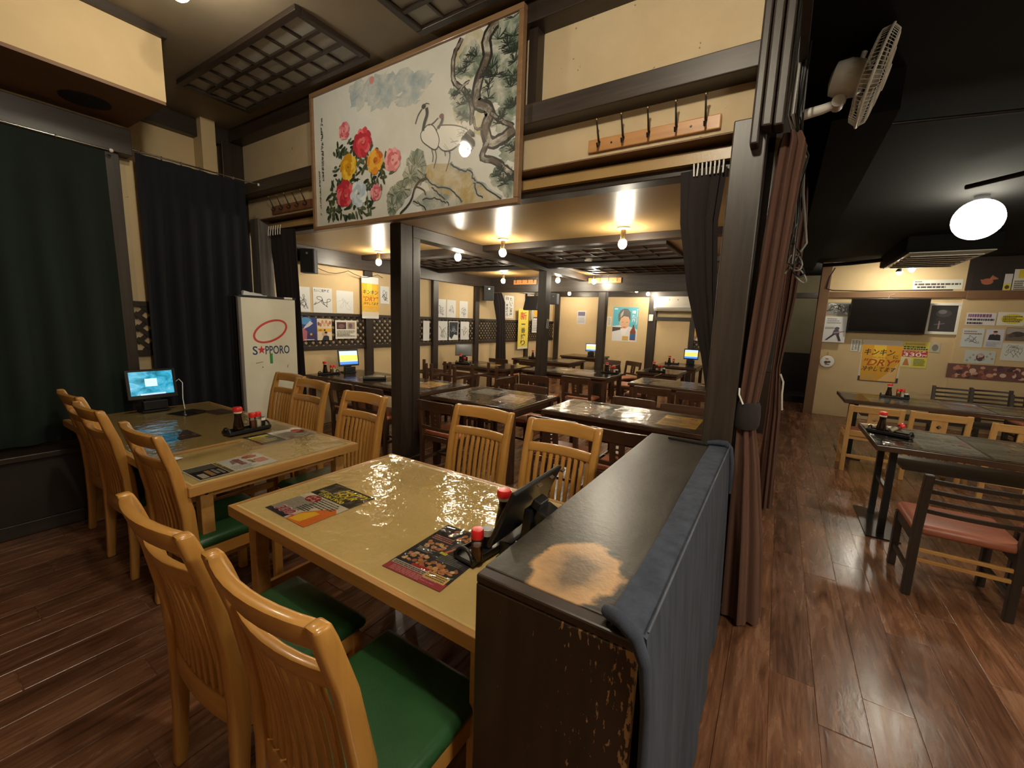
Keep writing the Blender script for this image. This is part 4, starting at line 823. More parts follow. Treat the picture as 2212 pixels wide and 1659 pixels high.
# long brown curtain tied to the big pillar
cb = gathered('tied_curtain', 'long brown curtain tied back beside the big pillar', [(-0.052, 2.42, 2.375, 0.045, 0.09), (-0.045, 2.42, 2.33, 0.060, 0.12), (-0.052, 2.42, 2.20, 0.058, 0.12), (-0.066, 2.40, 1.85, 0.056, 0.12), (-0.085, 2.38, 1.40, 0.054, 0.10), (-0.100, 2.36, 1.10, 0.044, 0.075), (-0.097, 2.36, 1.02, 0.044, 0.07), (-0.078, 2.36, 0.85, 0.060, 0.09), (-0.045, 2.37, 0.45, 0.085, 0.12), (-0.020, 2.38, 0.02, 0.100, 0.13)], 'brown_curtain', 7, 0.30, 4)
part('tieback', G().loft([[(-0.097+(0.052+w)*math.cos(2*PI*j/24), 2.36+(0.085+w)*math.sin(2*PI*j/24), z) for j in range(24)] for z, w in ((1.015, 0), (1.03, 0.006), (1.075, 0.008), (1.125, 0.004), (1.145, -0.004))]), 'plum_curtain', cb, smooth=True)
part('tie_string', G().tube([(-0.138, 2.285, 1.215), (-0.136, 2.275, 1.185), (-0.115, 2.270, 1.140)], 0.004, 6), 'label_white', cb)
cb2 = gathered('tied_curtain', 'second brown curtain hanging farther along the aisle', [(0.02, 3.9, 2.60, 0.03, 0.10), (0.03, 3.9, 2.3, 0.05, 0.12), (0.02, 3.92, 1.75, 0.05, 0.12), (0.0, 3.95, 1.20, 0.03, 0.07), (0.02, 3.95, 0.85, 0.05, 0.10), (0.03, 3.96, 0.05, 0.07, 0.12)], 'brown_curtain', 9, 0.28, 9)
part('tie_string', G().tube([(0.035, 3.87, 1.16), (0.06, 3.86, 1.10), (0.062, 3.86, 1.0), (0.075, 3.86, 0.88)], 0.006, 6), 'label_white', cb2, smooth=True)
cd = gathered('tied_curtain', 'dark curtain drawn behind the big pillar, hung on white ties', [(-0.43, 2.49, 2.31, 0.115, 0.028), (-0.43, 2.495, 2.05, 0.095, 0.03), (-0.385, 2.50, 1.70, 0.075, 0.035), (-0.315, 2.50, 1.35, 0.040, 0.035), (-0.27, 2.50, 1.10, 0.030, 0.03)], 'plum_curtain', 9, 0.28, 17, group='dark curtains under the header')
def ties(t, x0, x1, n, y, z0, z1):
    for i in range(n):
        x = x0+(x1-x0)*(i+0.5)/n; part('tie', G().tube([(x-0.004, y-0.012, z1), (x, y-0.022, (z0+z1)/2), (x+random.uniform(-0.006, 0.006), y-0.026, z0)], 0.0042, 6), 'label_white', t, smooth=True)
ties(cd, -0.485, -0.325, 8, 2.485, 2.275, 2.375)
ce = gathered('tied_curtain', 'dark curtain hanging beside the beer cooler, hung on white ties', [(-4.40, 2.49, 2.33, 0.24, 0.03), (-4.36, 2.49, 2.0, 0.215, 0.035), (-4.34, 2.50, 1.5, 0.20, 0.04), (-4.30, 2.50, 0.8, 0.20, 0.04), (-4.27, 2.50, 0.1, 0.19, 0.04)], 'plum_curtain', 12, 0.24, 21, group='dark curtains under the header')
ties(ce, -4.58, -4.32, 6, 2.46, 2.275, 2.37); ties(ce, -4.70, -4.64, 1, 2.46, 2.275, 2.37)
gathered('tied_curtain', 'dark curtain hanging by the far wall speaker', [(-4.98, 7.25, 2.05, 0.10, 0.04), (-4.93, 7.25, 1.86, 0.14, 0.05), (-4.88, 7.25, 1.45, 0.10, 0.05), (-4.86, 7.25, 0.55, 0.13, 0.05)], 'plum_curtain', 9, 0.28, 23, group='dark curtains under the header')
# ------------------------------------------------------------------ denim cloths over the partitions
def denim(name, label, X0, X1, Y0, Y1, zt, zb, seed, flare=0.045):
    r = random.Random(seed); ph = [r.uniform(0, 6) for _ in range(5)]; e = 0.006
    prof = [(X0, zt+e), (X0+0.02, zt+e), (X1-0.01, zt+e+0.001), (X1+0.010, zt+e-0.004), (X1+0.014, zt-0.03)] + [(X1+0.014+flare*(k/10)**0.8, zt-0.03-(zt-0.03-zb)*k/10) for k in range(1, 11)]
    L = [0.0]
    for a, b in zip(prof, prof[1:]): L.append(L[-1]+math.hypot(b[0]-a[0], b[1]-a[1]))
    def at(u):
        s = u*L[-1]
        for i in range(len(L)-1):
            if s <= L[i+1]+1e-9:
                t = (s-L[i])/(L[i+1]-L[i]); return prof[i][0]+(prof[i+1][0]-prof[i][0])*t, prof[i][1]+(prof[i+1][1]-prof[i][1])*t
        return prof[-1]
    def fn(u, v):
        x, z = at(u); y = Y0+(Y1-Y0)*v; d = max(0.0, (zt-0.05-z)/(zt-zb))
        x += 0.010*d*math.sin(13*v+ph[0]+1.6*math.sin(3*v)) + 0.006*d*math.sin(29*v+ph[1]+2*d)
        if z > zt: z += 0.0015*math.sin(17*v+ph[2]); x += 0.006*math.sin(5*v+ph[3]) if u < 0.04 else 0
        y += 0.012*d*math.sin(6*d+ph[4])*(1-v)
        return (x, y, z)
    t = root(name, label, 'cloth', (0, 0, 0), 0, 'denim cloths over partitions')
    part('cloth', G().grid(fn, 46, 70), 'denim', t, smooth=True, thick=0.003); return t
dn = denim('denim_cloth', 'blue-grey denim cloth draped over the scuffed partition', -0.228, -0.158, 0.735, 2.235, 0.925, 0.03, 2)
# rolled hem standing up at the near corner and at the pillar
def hem(pts, r, sx=1.0):
    g = G(); rr = []
    for i, (x, y, z) in enumerate(pts): rr.append([(x+r*sx*math.cos(q), y+r*0.55*math.sin(q)+0.0, z+r*0.5*math.sin(q)) for q in (2*PI*j/12 for j in range(12))])
    return g.loft(rr)
part('hem', G().tube([(-0.232, 0.752, 0.935), (-0.215, 0.735, 0.946), (-0.19, 0.722, 0.950), (-0.162, 0.712, 0.936), (-0.142, 0.712, 0.89), (-0.134, 0.716, 0.80), (-0.130, 0.72, 0.60), (-0.124, 0.722, 0.30), (-0.118, 0.724, 0.05)], [0.012, 0.015, 0.016, 0.014, 0.012, 0.010, 0.009, 0.009, 0.008], 10), 'denim', dn, smooth=True)
part('hem', G().tube([(-0.245, 2.215, 0.938), (-0.20, 2.225, 0.945), (-0.165, 2.228, 0.945), (-0.146, 2.232, 0.925), (-0.132, 2.236, 0.85), (-0.128, 2.236, 0.70)], [0.010, 0.014, 0.016, 0.015, 0.013, 0.010], 10), 'denim', dn, smooth=True)
part('seam', G().tube([(-0.147, 0.74, 0.9335), (-0.147, 1.4, 0.9345), (-0.147, 2.22, 0.9335)], 0.0022, 6), 'denim_pale', dn, smooth=True)
tag(part('black_strip', G().obox((-0.335, 2.215, 0.931), (0.19, 0.022, 0.010), rz=-0.06), 'black_plastic', bevel=0.003), 'short black strip lying across the partition by the pillar', 'strip')
pf = root('partition', 'far low partition under a denim cloth along the aisle', 'partition', (0, 0, 0)); part('body', B(-0.22, 0.0, 7.0, 8.4, 0, 0.90), 'chipped_board', pf); part('top_board', B(-0.23, 0.01, 6.98, 8.42, 0.90, 0.925), 'dark_wood_y', pf, bevel=0.004)
denim('denim_cloth', 'denim cloth over the far low partition', -0.06, 0.01, 6.99, 8.40, 0.925, 0.05, 6, 0.03)
# ------------------------------------------------------------------ beer cooler with printed door
cl = root('beer_cooler', 'tall white beer cooler door with red ring and SAPPORO lettering', 'cooler', (-4.10, 2.165, 0))
part('cabinet', B(-0.30, -0.02, -0.275, 0.20, 0, 1.635), 'black_matt', cl, bevel=0.006)
part('frame', B(-0.05, 0.005, -0.275, -0.247, 0, 1.635), 'grey_wood_z', cl, bevel=0.003)
S = Sheet(0.50, 1.62, 'cooler_white', 0.022)
S.ring(0.50, 0.812, 0.172, 0.098, 0.020, 'c63a34', 0.42)
S.text('S', 0.155, 0.677, 0.245, 0.727, '1f3a63'); S.text('PPORO', 0.385, 0.677, 0.85, 0.727, '1f3a63')
st = [(0.315+0.078*(1 if i % 2 == 0 else 0.42)*math.sin(PI*i/5), 0.704+0.0265*(1 if i % 2 == 0 else 0.42)*math.cos(PI*i/5)) for i in range(10)]
S._add([(0.315, 0.704)]+st, [(0, 1+i, 1+(i+1) % 10) for i in range(10)], 'c62f36')
S.rect(0.46, 0.622, 0.515, 0.682, '2f8a4a'); S.poly([(0.2, 0.626), (0.33, 0.632), (0.34, 0.637), (0.2, 0.632)], '9a927a'); S.rect(0.31, 0.60, 0.335, 0.607, '8a8268'); S.poly([(0.79, 0.60), (0.815, 0.615), (0.80, 0.585)], '9a6a52')
S.done('door', None, None, (-0.018, 0.0, 0.815), 'X', parent=cl)
part('top_trim', B(-0.05, 0.012, -0.27, 0.255, 1.628, 1.645), 'black_matt', cl)
part('tape', B(0.0, 0.0135, 0.14, 0.22, 1.629, 1.647), 'paper_cream', cl)
pk = tag(part('paper_stack', G().grid(lambda u, v: (-4.42+0.26*u, 1.98+0.20*v, 1.66+0.012*math.sin(9*u+3*v)+0.02*u*(1-v)), 10, 10), 'paper', thick=0.045), 'rumpled white papers lying on top of the beer cooler', 'papers')
# ------------------------------------------------------------------ tablets
def screen_mat(n, stops, strength, scale=5):
    m, nt, p = nodes(n); v = coords(nt, (1, 1, 1.5), rand=False); col = ramp(nt, noise(nt, v, scale, 4, 0.6, 0.8), stops)
    p.inputs['Base Color'].default_value = (0.01, 0.01, 0.01, 1); p.inputs['Roughness'].default_value = 0.1
    nt.links.new(col, p.inputs['Emission Color']); p.inputs['Emission Strength'].default_value = strength
screen_mat('screen_sea', [(0.3, (0.01, 0.10, 0.13)), (0.48, (0.02, 0.30, 0.45)), (0.62, (0.10, 0.45, 0.62)), (0.75, (0.50, 0.62, 0.75))], 0.55, 11)
flat('screen_blue', (0.06, 0.22, 0.85), 0.2, emit=0.5); flat('screen_pale', (0.45, 0.60, 0.95), 0.2, emit=0.5); flat('screen_yellow', (0.85, 0.62, 0.12), 0.2, emit=0.5); flat('screen_card', (0.35, 0.62, 0.72), 0.2, emit=0.8); flat('screen_off', (0.10, 0.105, 0.11), 0.15)
def tablet(loc, rz, label, lit='order', w=0.275, h=0.195, tilt=0.22, lift=0.115):
    t = root('tablet', label, 'tablet', loc, rz, 'order tablets'); R = Matrix.Rotation(-tilt, 3, 'X'); c = Vector((0, 0.0, lift+h/2))
    part('stand_base', G().box(-0.085, 0.085, -0.06, 0.07, 0, 0.016), 'black_plastic', t, bevel=0.005)
    part('stand_arm', G().hexa([(-0.05, 0.0, 0.014), (0.05, 0.0, 0.014), (0.05, 0.05, 0.014), (-0.05, 0.05, 0.014), (-0.04, 0.015, lift+h*0.5), (0.04, 0.015, lift+h*0.5), (0.04, 0.04, lift+h*0.5), (-0.04, 0.04, lift+h*0.5)]), 'black_plastic', t, bevel=0.004)
    part('stand_tray', G().obox((0, -0.03, lift*0.55), (0.15, 0.05, lift*0.7)), 'black_plastic', t, bevel=0.006)
    part('housing', G().obox(c, (w, 0.016, h), R), 'black_plastic', t, bevel=0.005)
    f = R @ Vector((0, -1, 0))
    def pane(n, x, z, a, b, d, m): return part(n, G().obox(c + R @ Vector((x, 0, z)) + f*(0.0085+d), (a, 0.001, b), R), m, t)
    if lit == 'sea':
        pane('screen', 0, 0.008, w*0.86, h*0.78, 0, 'screen_sea'); pane('screen_card', -0.005, 0.012, w*0.24, h*0.26, 0.0008, 'screen_card')
        pane('screen_bar', 0, -h*0.335, w*0.5, h*0.05, 0.0008, 'screen_pale')
    elif lit == 'order':
        pane('screen', 0, 0.0, w*0.88, h*0.80, 0, 'screen_pale'); pane('screen_band', 0, -h*0.02, w*0.88, h*0.36, 0.0006, 'screen_yellow'); pane('screen_band', 0, -h*0.32, w*0.88, h*0.16, 0.0006, 'screen_blue')
    else: pane('screen', 0, 0, w*0.88, h*0.8, 0, 'screen_off')
    return t
tb = tablet((-3.99, 1.20, 0.7225), PI/2, 'lit tablet with a blue sea picture on the far oak table', 'sea', 0.305, 0.225, 0.15, 0.095)
part('cable', G().tube([(0.15, 0.0, 0.21), (0.17, -0.01, 0.23), (0.185, -0.03, 0.20), (0.165, -0.07, 0.08), (0.155, -0.12, 0.006)], 0.003, 6), 'paper', tb, smooth=True)
nb = tablet((-0.645, 1.14, 0.7235), -PI/2, 'black tablet seen from behind beside the partition', 'off', 0.31, 0.215, 0.42, 0.075)
part('cable', G().tube([(0.13, 0.045, 0.12), (0.14, 0.055, 0.125), (0.13, 0.075, 0.09), (0.105, 0.10, 0.03)], 0.004, 8), 'paper', nb, smooth=True)
part('mount_box', G().obox((-0.02, 0.062, 0.15), (0.09, 0.05, 0.055), Matrix.Rotation(-0.42, 3, 'X')), 'black_plastic', nb, bevel=0.006); part('hinge', G().obox((0.0, 0.05, 0.20), (0.06, 0.03, 0.03), Matrix.Rotation(-0.42, 3, 'X')), 'black_plastic', nb, bevel=0.004)
for i in range(3): part('top_button', G().obox((-0.10+0.08*i, 0.078, 0.285), (0.022, 0.010, 0.005), Matrix.Rotation(-0.42, 3, 'X')), 'chrome', nb)
tablet((-4.92, 3.62, 0.7225), PI/2-0.15, 'lit order tablet under the autograph cards', 'order', 0.29, 0.225, 0.15, 0.09); tablet((-4.80, 5.95, 0.7225), PI/2-0.9, 'switched off tablet at the wall behind the stacked chairs', 'off', 0.30, 0.22)
tablet((-3.75, 9.45, 0.7225), 0.25, 'lit order tablet on the farthest table', 'order', 0.28, 0.19); tablet((-1.49, 9.2, 0.7225), 0.1, 'lit order tablet before the sliding door', 'order', 0.28, 0.215)
# ------------------------------------------------------------------ condiments
def mk(name, build):
    t = root(name, '', 'condiment'); build(t); return freeze(t)
def b_tray(t):
    part('tray_bed', G().box(-0.135, 0.135, -0.042, 0.042, 0, 0.014), 'black_plastic', t, bevel=0.006)
    for s in (-1, 1):
        part('rim', G().box(-0.135, 0.135, s*0.042-0.004, s*0.042+0.004, 0.004, 0.026), 'black_plastic', t, bevel=0.003)
        part('handle', G().tube([(s*0.128, 0.036*math.cos(q), 0.014+0.034*math.sin(q)) for q in (PI*j/10 for j in range(11))], 0.006, 8), 'black_plastic', t, smooth=True)
def b_soy(t):
    part('bottle', G().lathe([(0.030, 0), (0.033, 0.004), (0.031, 0.03), (0.021, 0.085), (0.020, 0.11), (0.022, 0.116)], 20), 'soy', t, smooth=True)
    part('neck_ring', G().lathe([(0.022, 0.116), (0.0235, 0.118), (0.0235, 0.127), (0.020, 0.128)], 20), 'salt_white', t, smooth=True)
    part('cap', G().lathe([(0.021, 0.127), (0.027, 0.130), (0.028, 0.145), (0.024, 0.155), (0.001, 0.157)], 20), 'red_cap', t, smooth=True)
def b_shaker(inner):
    def f(t):
        part('jar', G().lathe([(0.019, 0), (0.019, 0.075), (0.018, 0.078)], 16), 'bottle_glass', t, smooth=True); part('filling', G().lathe([(0.0175, 0.002), (0.0175, 0.05), (0.001, 0.052)], 14), inner, t, smooth=True)
        part('cap', G().lathe([(0.020, 0.074), (0.0205, 0.076), (0.0205, 0.100), (0.018, 0.104), (0.001, 0.105)], 16), 'red_cap', t, smooth=True)
    return f
def b_pick(t):
    part('holder', G().lathe([(0.020, 0), (0.021, 0.045), (0.020, 0.06)], 14), 'black_plastic', t, smooth=True); part('label', G().lathe([(0.0215, 0.04), (0.0215, 0.058)], 14), 'label_white', t, smooth=True)
KIT = {'condiment_tray': mk('condiment_tray', b_tray), 'soy_bottle': mk('soy_bottle', b_soy), 'spice_shaker': mk('spice_shaker', b_shaker('spice_brown')), 'salt_shaker': mk('salt_shaker', b_shaker('salt_white')), 'toothpick_holder': mk('toothpick_holder', b_pick)}
NM = {'condiment_tray': 'black condiment tray', 'soy_bottle': 'soy sauce bottle with red cap', 'spice_shaker': 'spice shaker with red cap', 'salt_shaker': 'pale salt shaker with red cap', 'toothpick_holder': 'small dark toothpick holder'}
used = set()
def put(kind, loc, rz, where, rot=None):
    o = KIT[kind]; l = NM[kind]+' '+where
    if kind not in used:
        used.add(kind); o.location = loc; o.rotation_euler = rot if rot else (0, 0, rz); o['label'] = l; o['group'] = NM[kind]+'s'
    else: dup(o, loc, rz, l, NM[kind]+'s', rot)
def condiments(x, y, z, rz, where, what='tsbxp', sp=1.0):
    c, s = math.cos(rz), math.sin(rz); P = lambda u, v=0.0: (x+c*u-s*v, y+s*u+c*v, z+0.0155)
    if 't' in what: put('condiment_tray', (x, y, z), rz, where)
    if 's' in what: put('soy_bottle', P(-0.055), rz, where)
    if 'b' in what: put('spice_shaker', P(0.030*sp, -0.010), rz, where)
    if 'x' in what: put('salt_shaker', P(0.068*sp, -0.010), rz, where)
    if 'p' in what: put('toothpick_holder', P(0.103, 0.006), rz, where)
condiments(-2.88, 1.34, 0.7225, PI/2+0.1, 'on the joined oak tables')
condiments(-0.765, 1.115, 0.7245, PI/2-0.12, 'under the tablet by the partition', 't'); put('spice_shaker', (-0.742, 1.005, 0.740), 0, 'leaning near the back of the tablet'); put('soy_bottle', (-0.80, 1.245, 0.7245), 0, 'peeking out behind the standing tablet'); put('toothpick_holder', (-0.765, 1.09, 0.742), 0, 'between shaker and standing tablet')
condiments(-4.93, 3.33, 0.7225, PI/2, 'beside the tablet under the autograph cards', 'tsbx'); condiments(-4.15, 3.42, 0.7225, 0.9, 'half hidden by the central pillar', 't')
condiments(-2.22, 6.45, 0.7225, 0.1, 'on the long table behind the second pillar'); condiments(-1.70, 7.32, 0.7225, 0.15, 'on the small table before the door'); condiments(-1.82, 9.05, 0.7225, 0.0, 'left of the tablet by the sliding door', 'tsb')
condiments(-4.32, 7.75, 0.7225, 0.2, 'on the table below the yellow banner', 'tsb'); condiments(-4.62, 5.72, 0.7225, 0.3, 'at the wall behind the stacked chairs', 'tsb')
condiments(1.26, 6.80, 0.7225, -0.05, 'on the second side room table'); condiments(0.80, 4.27, 0.7225, -0.5, 'on the near side room table', 'ts')
put('salt_shaker', (0.79, 4.22, 0.762), 0, 'tipped over in the side room tray', (0, 1.1, 0.5))
# ------------------------------------------------------------------ menus under the clear covers
S = Sheet(0.275, 0.32, 'cfc8b8', 0.0006)
S.rect(0, 0.60, 1, 1, '2e2d2b'); S.text('HAPPY', 0.40, 0.86, 0.95, 0.965, 'f0dc3c', 0.1); S.text('HOUR', 0.36, 0.755, 0.82, 0.855, 'f0dc3c', 0.1); S.text('月曜日〜木曜日', 0.07, 0.69, 0.66, 0.75, 'e8d838'); S.text('17:00-19:00', 0.18, 0.62, 0.76, 0.685, 'e8d838')
S.rect(0, 0.0, 0.48, 0.45, '9a9286'); S.ell(0.27, 0.505, 0.15, 0.09, '9a2a2e'); S.text('ハイ', 0.18, 0.515, 0.36, 0.57, 'e8e0d8'); S.text('ボール', 0.17, 0.445, 0.37, 0.50, 'e8e0d8')
S.poly([(0.55, 0), (1, 0), (1, 0.42), (0.86, 0.50), (0.7, 0.35), (0.56, 0.2)], 'd8782c'); S.poly([(0.58, 0.02), (0.8, 0.05), (0.82, 0.3), (0.7, 0.3), (0.58, 0.18)], 'e6bc34'); S.rect(0.0, 0.0, 0.5, 0.07, '24242a'); S.dashes(0.40, 0.88, 0.36, 0.58, 5, '5a564e')
S.dashes(0.35, 0.6, 0.22, 0.36, 4, '4e4c48'); S.text('330', 0.12, 0.055, 0.50, 0.19, 'f2ece4', 0.1); S.text('330', 0.13, 0.06, 0.49, 0.18, 'bb1f4a', 0.1); S.text('円', 0.50, 0.05, 0.58, 0.10, 'bb1f4a')
S.done('menu_sheet', 'happy hour menu sheet under the clear cover beside the partition', 'menu', (-1.535, 0.985, 0.7218), 'Z', -0.02, 'menu sheets')
S = Sheet(0.235, 0.325, '2f3036', 0.0006); rr = random.Random(3)
S.rect(0, 0, 1, 0.105, 'a8424c'); S.rect(0.02, 0.105, 0.62, 0.165, 'b8aea0'); S.rect(0.60, 0.085, 0.96, 0.19, 'd6b878'); S.dashes(0.63, 0.93, 0.10, 0.18, 3, '5c4a30'); S.dashes(0.05, 0.6, 0.11, 0.155, 2, '4a4440'); S.dashes(0.1, 0.85, 0.015, 0.09, 4, 'd8a8a8', 0.35)
for (x0, y0, x1, y1) in ((0.08, 0.22, 0.38, 0.36), (0.38, 0.18, 0.64, 0.33), (0.66, 0.2, 0.94, 0.32), (0.1, 0.5, 0.42, 0.64), (0.2, 0.78, 0.85, 0.93)):
    for i in range(22):
        a, b = rr.uniform(x0, x1), rr.uniform(y0, y1); S.ell(a, b, rr.uniform(0.02, 0.045), rr.uniform(0.015, 0.03), rr.choice(('c08a58', 'd0a070', 'a86c44', 'c8b090', 'b06a50')), 9)
S.dashes(0.08, 0.4, 0.40, 0.48, 4, '9a9a94', 0.4); S.dashes(0.5, 0.9, 0.36, 0.5, 6, '8a8a86', 0.4); S.dashes(0.06, 0.45, 0.66, 0.76, 3, 'b07a78', 0.6); S.dashes(0.5, 0.92, 0.6, 0.76, 6, '8e8c86', 0.4); S.rect(0.44, 0.47, 0.56, 0.51, 'c8c03c'); S.poly([(0.48, 0.5), (0.52, 0.5), (0.66, 0.72), (0.62, 0.73)], 'd06a48'); S.rect(0.3, 0.165, 0.6, 0.2, 'b02c3c')
S.done('menu_sheet', 'dark food menu sheet with red foot beside the standing tablet', 'menu', (-0.868, 0.992, 0.7218), 'Z', 0.03, 'menu sheets')
def plain_menu(pos, w, h, rz, label, base, blocks, seed, n=3):
    S = Sheet(w, h, base, 0.0006); r = random.Random(seed)
    for i in range(n):
        y0, y1 = i/n+0.02, (i+1)/n-0.02; c = blocks[i % len(blocks)]
        S.rect(0.03, y0, 0.97, y1, c); S.dashes(0.08, 0.6, y0+0.03, y1-0.03, 4, r.choice(('6a645c', '8a7a6a', '57504a')), 0.45)
        for j in range(6): S.ell(r.uniform(0.62, 0.92), r.uniform(y0+0.05, y1-0.05), r.uniform(0.03, 0.08), r.uniform(0.02, 0.06), r.choice(('b4623c', 'c89048', '9a4a3a', 'c8b48c', '7a5a44')), 10)
    return S.done('menu_sheet', label, 'menu', pos, 'Z', rz, 'menu sheets')
S = Sheet(0.36, 0.225, 'ddd6c0', 0.0006)
S.rect(0.02, 0.05, 0.37, 0.95, '2a2725'); S.rect(0.03, 0.62, 0.36, 0.93, '6a665e'); S.rect(0.06, 0.1, 0.14, 0.42, 'c0b8a8'); S.rect(0.17, 0.14, 0.23, 0.55, 'b08a5a'); S.rect(0.25, 0.2, 0.29, 0.55, '9a948a'); S.rect(0.31, 0.14, 0.345, 0.5, '9a948a'); S.rect(0.375, 0.04, 0.43, 0.96, 'c0a868'); S.dashes(0.38, 0.425, 0.08, 0.92, 9, '3a342c', 0.6)
S.rect(0.44, 0.04, 0.97, 0.96, 'd8d8d4'); S.poly([(0.52, 0.5), (0.66, 0.62), (0.7, 0.85), (0.56, 0.8)], 'b08a84'); S.rect(0.60, 0.35, 0.68, 0.85, '9a6a66'); S.dashes(0.46, 0.78, 0.12, 0.4, 5, '7a7a7c', 0.3); S.ell(0.83, 0.8, 0.1, 0.13, 'c06a3c'); S.rect(0.8, 0.25, 0.95, 0.55, 'c8583c'); S.dashes(0.81, 0.94, 0.28, 0.52, 4, 'e0c0b0', 0.4); S.rect(0.74, 0.3, 0.79, 0.6, '8a7038')
S.done('menu_sheet', 'black and white drinks menu on the narrow oak table edge', 'menu', (-2.285, 0.975, 0.7218), 'Z', PI/2, 'menu sheets')
S = Sheet(0.35, 0.245, 'd8d0c0', 0.0006); S.rect(0, 0, 0.42, 1, '34332f'); S.text('HAPPY', 0.10, 0.52, 0.36, 0.68, 'e6d84a', 0, PI/2) if False else None
S.dashes(0.05, 0.38, 0.15, 0.85, 5, 'd8cc50', 0.75); S.dashes(0.46, 0.75, 0.2, 0.8, 6, '8a847a', 0.5); S.ell(0.84, 0.55, 0.10, 0.22, 'b04440'); S.rect(0.5, 0.02, 0.6, 0.2, 'b05a4c')
S.done('menu_sheet', 'happy hour menu beside the sauce tray on the joined tables', 'menu', (-2.635+0.0, 1.42, 0.7218), 'Z', PI/2, 'menu sheets')
plain_menu((-3.10, 1.01, 0.7200), 0.22, 0.23, 0.0, 'blue and brown menu near the curtain side chairs', '5a6478', ('4c5a74', '7a6a5a'), 5, 2); plain_menu((-3.75, 1.34, 0.7200), 0.20, 0.20, 0.3, 'dark green menu lying before the lit tablet', '3a4038', ('33382e', '464a3c'), 6, 2); plain_menu((-3.62, 1.49, 0.7200), 0.2, 0.14, 0.1, 'small pinkish menu at the far table edge', '8a7a70', ('8a6a60', 'a09080'), 7, 2)
tag(part('paper_slip', G().obox((-2.60, 0.855, 0.7255), (0.045, 0.035, 0.0006), rz=0.4), 'paper'), 'small white paper slip on the joined tables', 'paper')
k = 0
MP = [('aab0a8', ('9aa49c', 'b4aca0')), ('b8b4ac', ('a8b0b0', 'c4b8a0')), ('c8b070', ('d8b448', 'c89858')), ('98a4a8', ('8a98a0', 'b0aca4')), ('b4a8a0', ('b08a84', 'c8c0b4'))]
for (x, y, rz, l) in ((-4.35, 3.62, 0.2, 'on the long table under the autographs'), (-3.75, 3.5, -0.1, 'on the long table, pillar end'), (-3.42, 3.62, 0.1, 'at the corner of the long autograph table'), (-2.62, 3.7, 0.0, 'at the back of the small square table'), (-2.20, 3.55, 0.15, 'in yellow on the small square table'), (-1.42, 3.62, 0.0, 'on the glossy table, pillar side'), (-1.02, 3.6, 0.1, 'in the middle of the glossy table'), (-0.62, 3.62, 0.0, 'at the end of the glossy table'),
                     (-3.0, 6.25, 0, 'on the long middle table'), (-2.55, 6.2, 0.1, 'on the long middle table, tray side'), (-1.3, 6.0, 0, 'on the table half behind the big pillar'), (-0.9, 5.98, 0, 'on the far table near the big pillar edge'), (-4.2, 5.95, 0, 'behind the stacked chairs'), (-3.8, 7.85, 0, 'below the yellow banner'), (-1.65, 8.85, 0, 'before the far lit tablet')):
    b, bl = MP[k % 5]; plain_menu((x, y, 0.7210), 0.30, 0.42 if k % 3 else 0.30, rz, 'printed menu under plastic '+l, b, bl, 60+k, 3); k += 1
for i, (x, c, bl, l) in enumerate(((1.08, 'a0a8a4', ('8a9694', 'b0b4ac'), 'pale grey'), (1.42, '8a8478', ('9a9484', '706a60'), 'brownish'), (1.76, 'b4aab8', ('b0a4b8', 'c0b8c0'), 'lilac'), (2.12, 'a8a468', ('a09c58', 'b4b078'), 'olive yellow'), (2.5, 'b8b4a8', ('b0b0a8', 'c0bcb0'), 'cream'))):
    plain_menu((x, 4.24, 0.7210), 0.32, 0.68, 0, l+' menu sheet on the near side room table', c, bl, 90+i, 4); plain_menu((x+0.05, 6.58, 0.7210), 0.33, 0.62, 0, l+' menu sheet on the second side room table', c, bl, 120+i, 4)
# ------------------------------------------------------------------ cards and posters of the autograph wall
XW = -5.198
def card(y, z, w, h, seed, label, head=None, wd=0.006, X=XW, c='33353a'):
    S = Sheet(w, h, 'd6d8d8', 0.002)
    if head: S.text(head, 0.06, 0.82, 0.86, 0.94, '3a3c40')
    S.scrawl(0.5, 0.45, 0.7, 0.62, c, seed, wd)
    if seed % 2: S.scrawl(0.55, 0.25, 0.5, 0.3, c, seed+50, wd*0.7)
    return S.done('autograph_card', label, 'card', (X, y, z), 'X', random.uniform(-0.015, 0.015), 'autograph cards')
card(3.16, 1.68, 0.22, 0.31, 1, 'white autograph card nearest the dark curtain'); card(3.45, 1.68, 0.28, 0.325, 2, 'white autograph card with a bold looped signature', 'たいこ茶屋 様', 0.007); card(3.79, 1.675, 0.275, 0.305, 4, 'white autograph card with a faint signature beside the beer banner', None, 0.003, c='9aa0a4')
card(4.50, 1.82, 0.17, 0.26, 5, 'small white card right of the beer banner'); card(5.36, 1.275, 0.15, 0.34, 6, 'blank white card just past the central pillar', None, 0.002, X=-5.155, c='c0c2c4')
for i, (y, z, l) in enumerate(((5.78, 1.67, 'upper autograph card, first past the central pillar'), (6.06, 1.67, 'upper autograph card, second past the central pillar'), (6.42, 1.67, 'upper autograph card, third past the central pillar'))): card(y, z, 0.25, 0.33, 7+i, l, None, 0.005)
for i, (y, z, l) in enumerate(((5.78, 1.275, 'lower autograph card left of the dark photo card'), (6.41, 1.275, 'lower autograph card right of the dark photo card'))): card(y, z, 0.26, 0.345, 11+i, l, None, 0.006, X=-5.155)
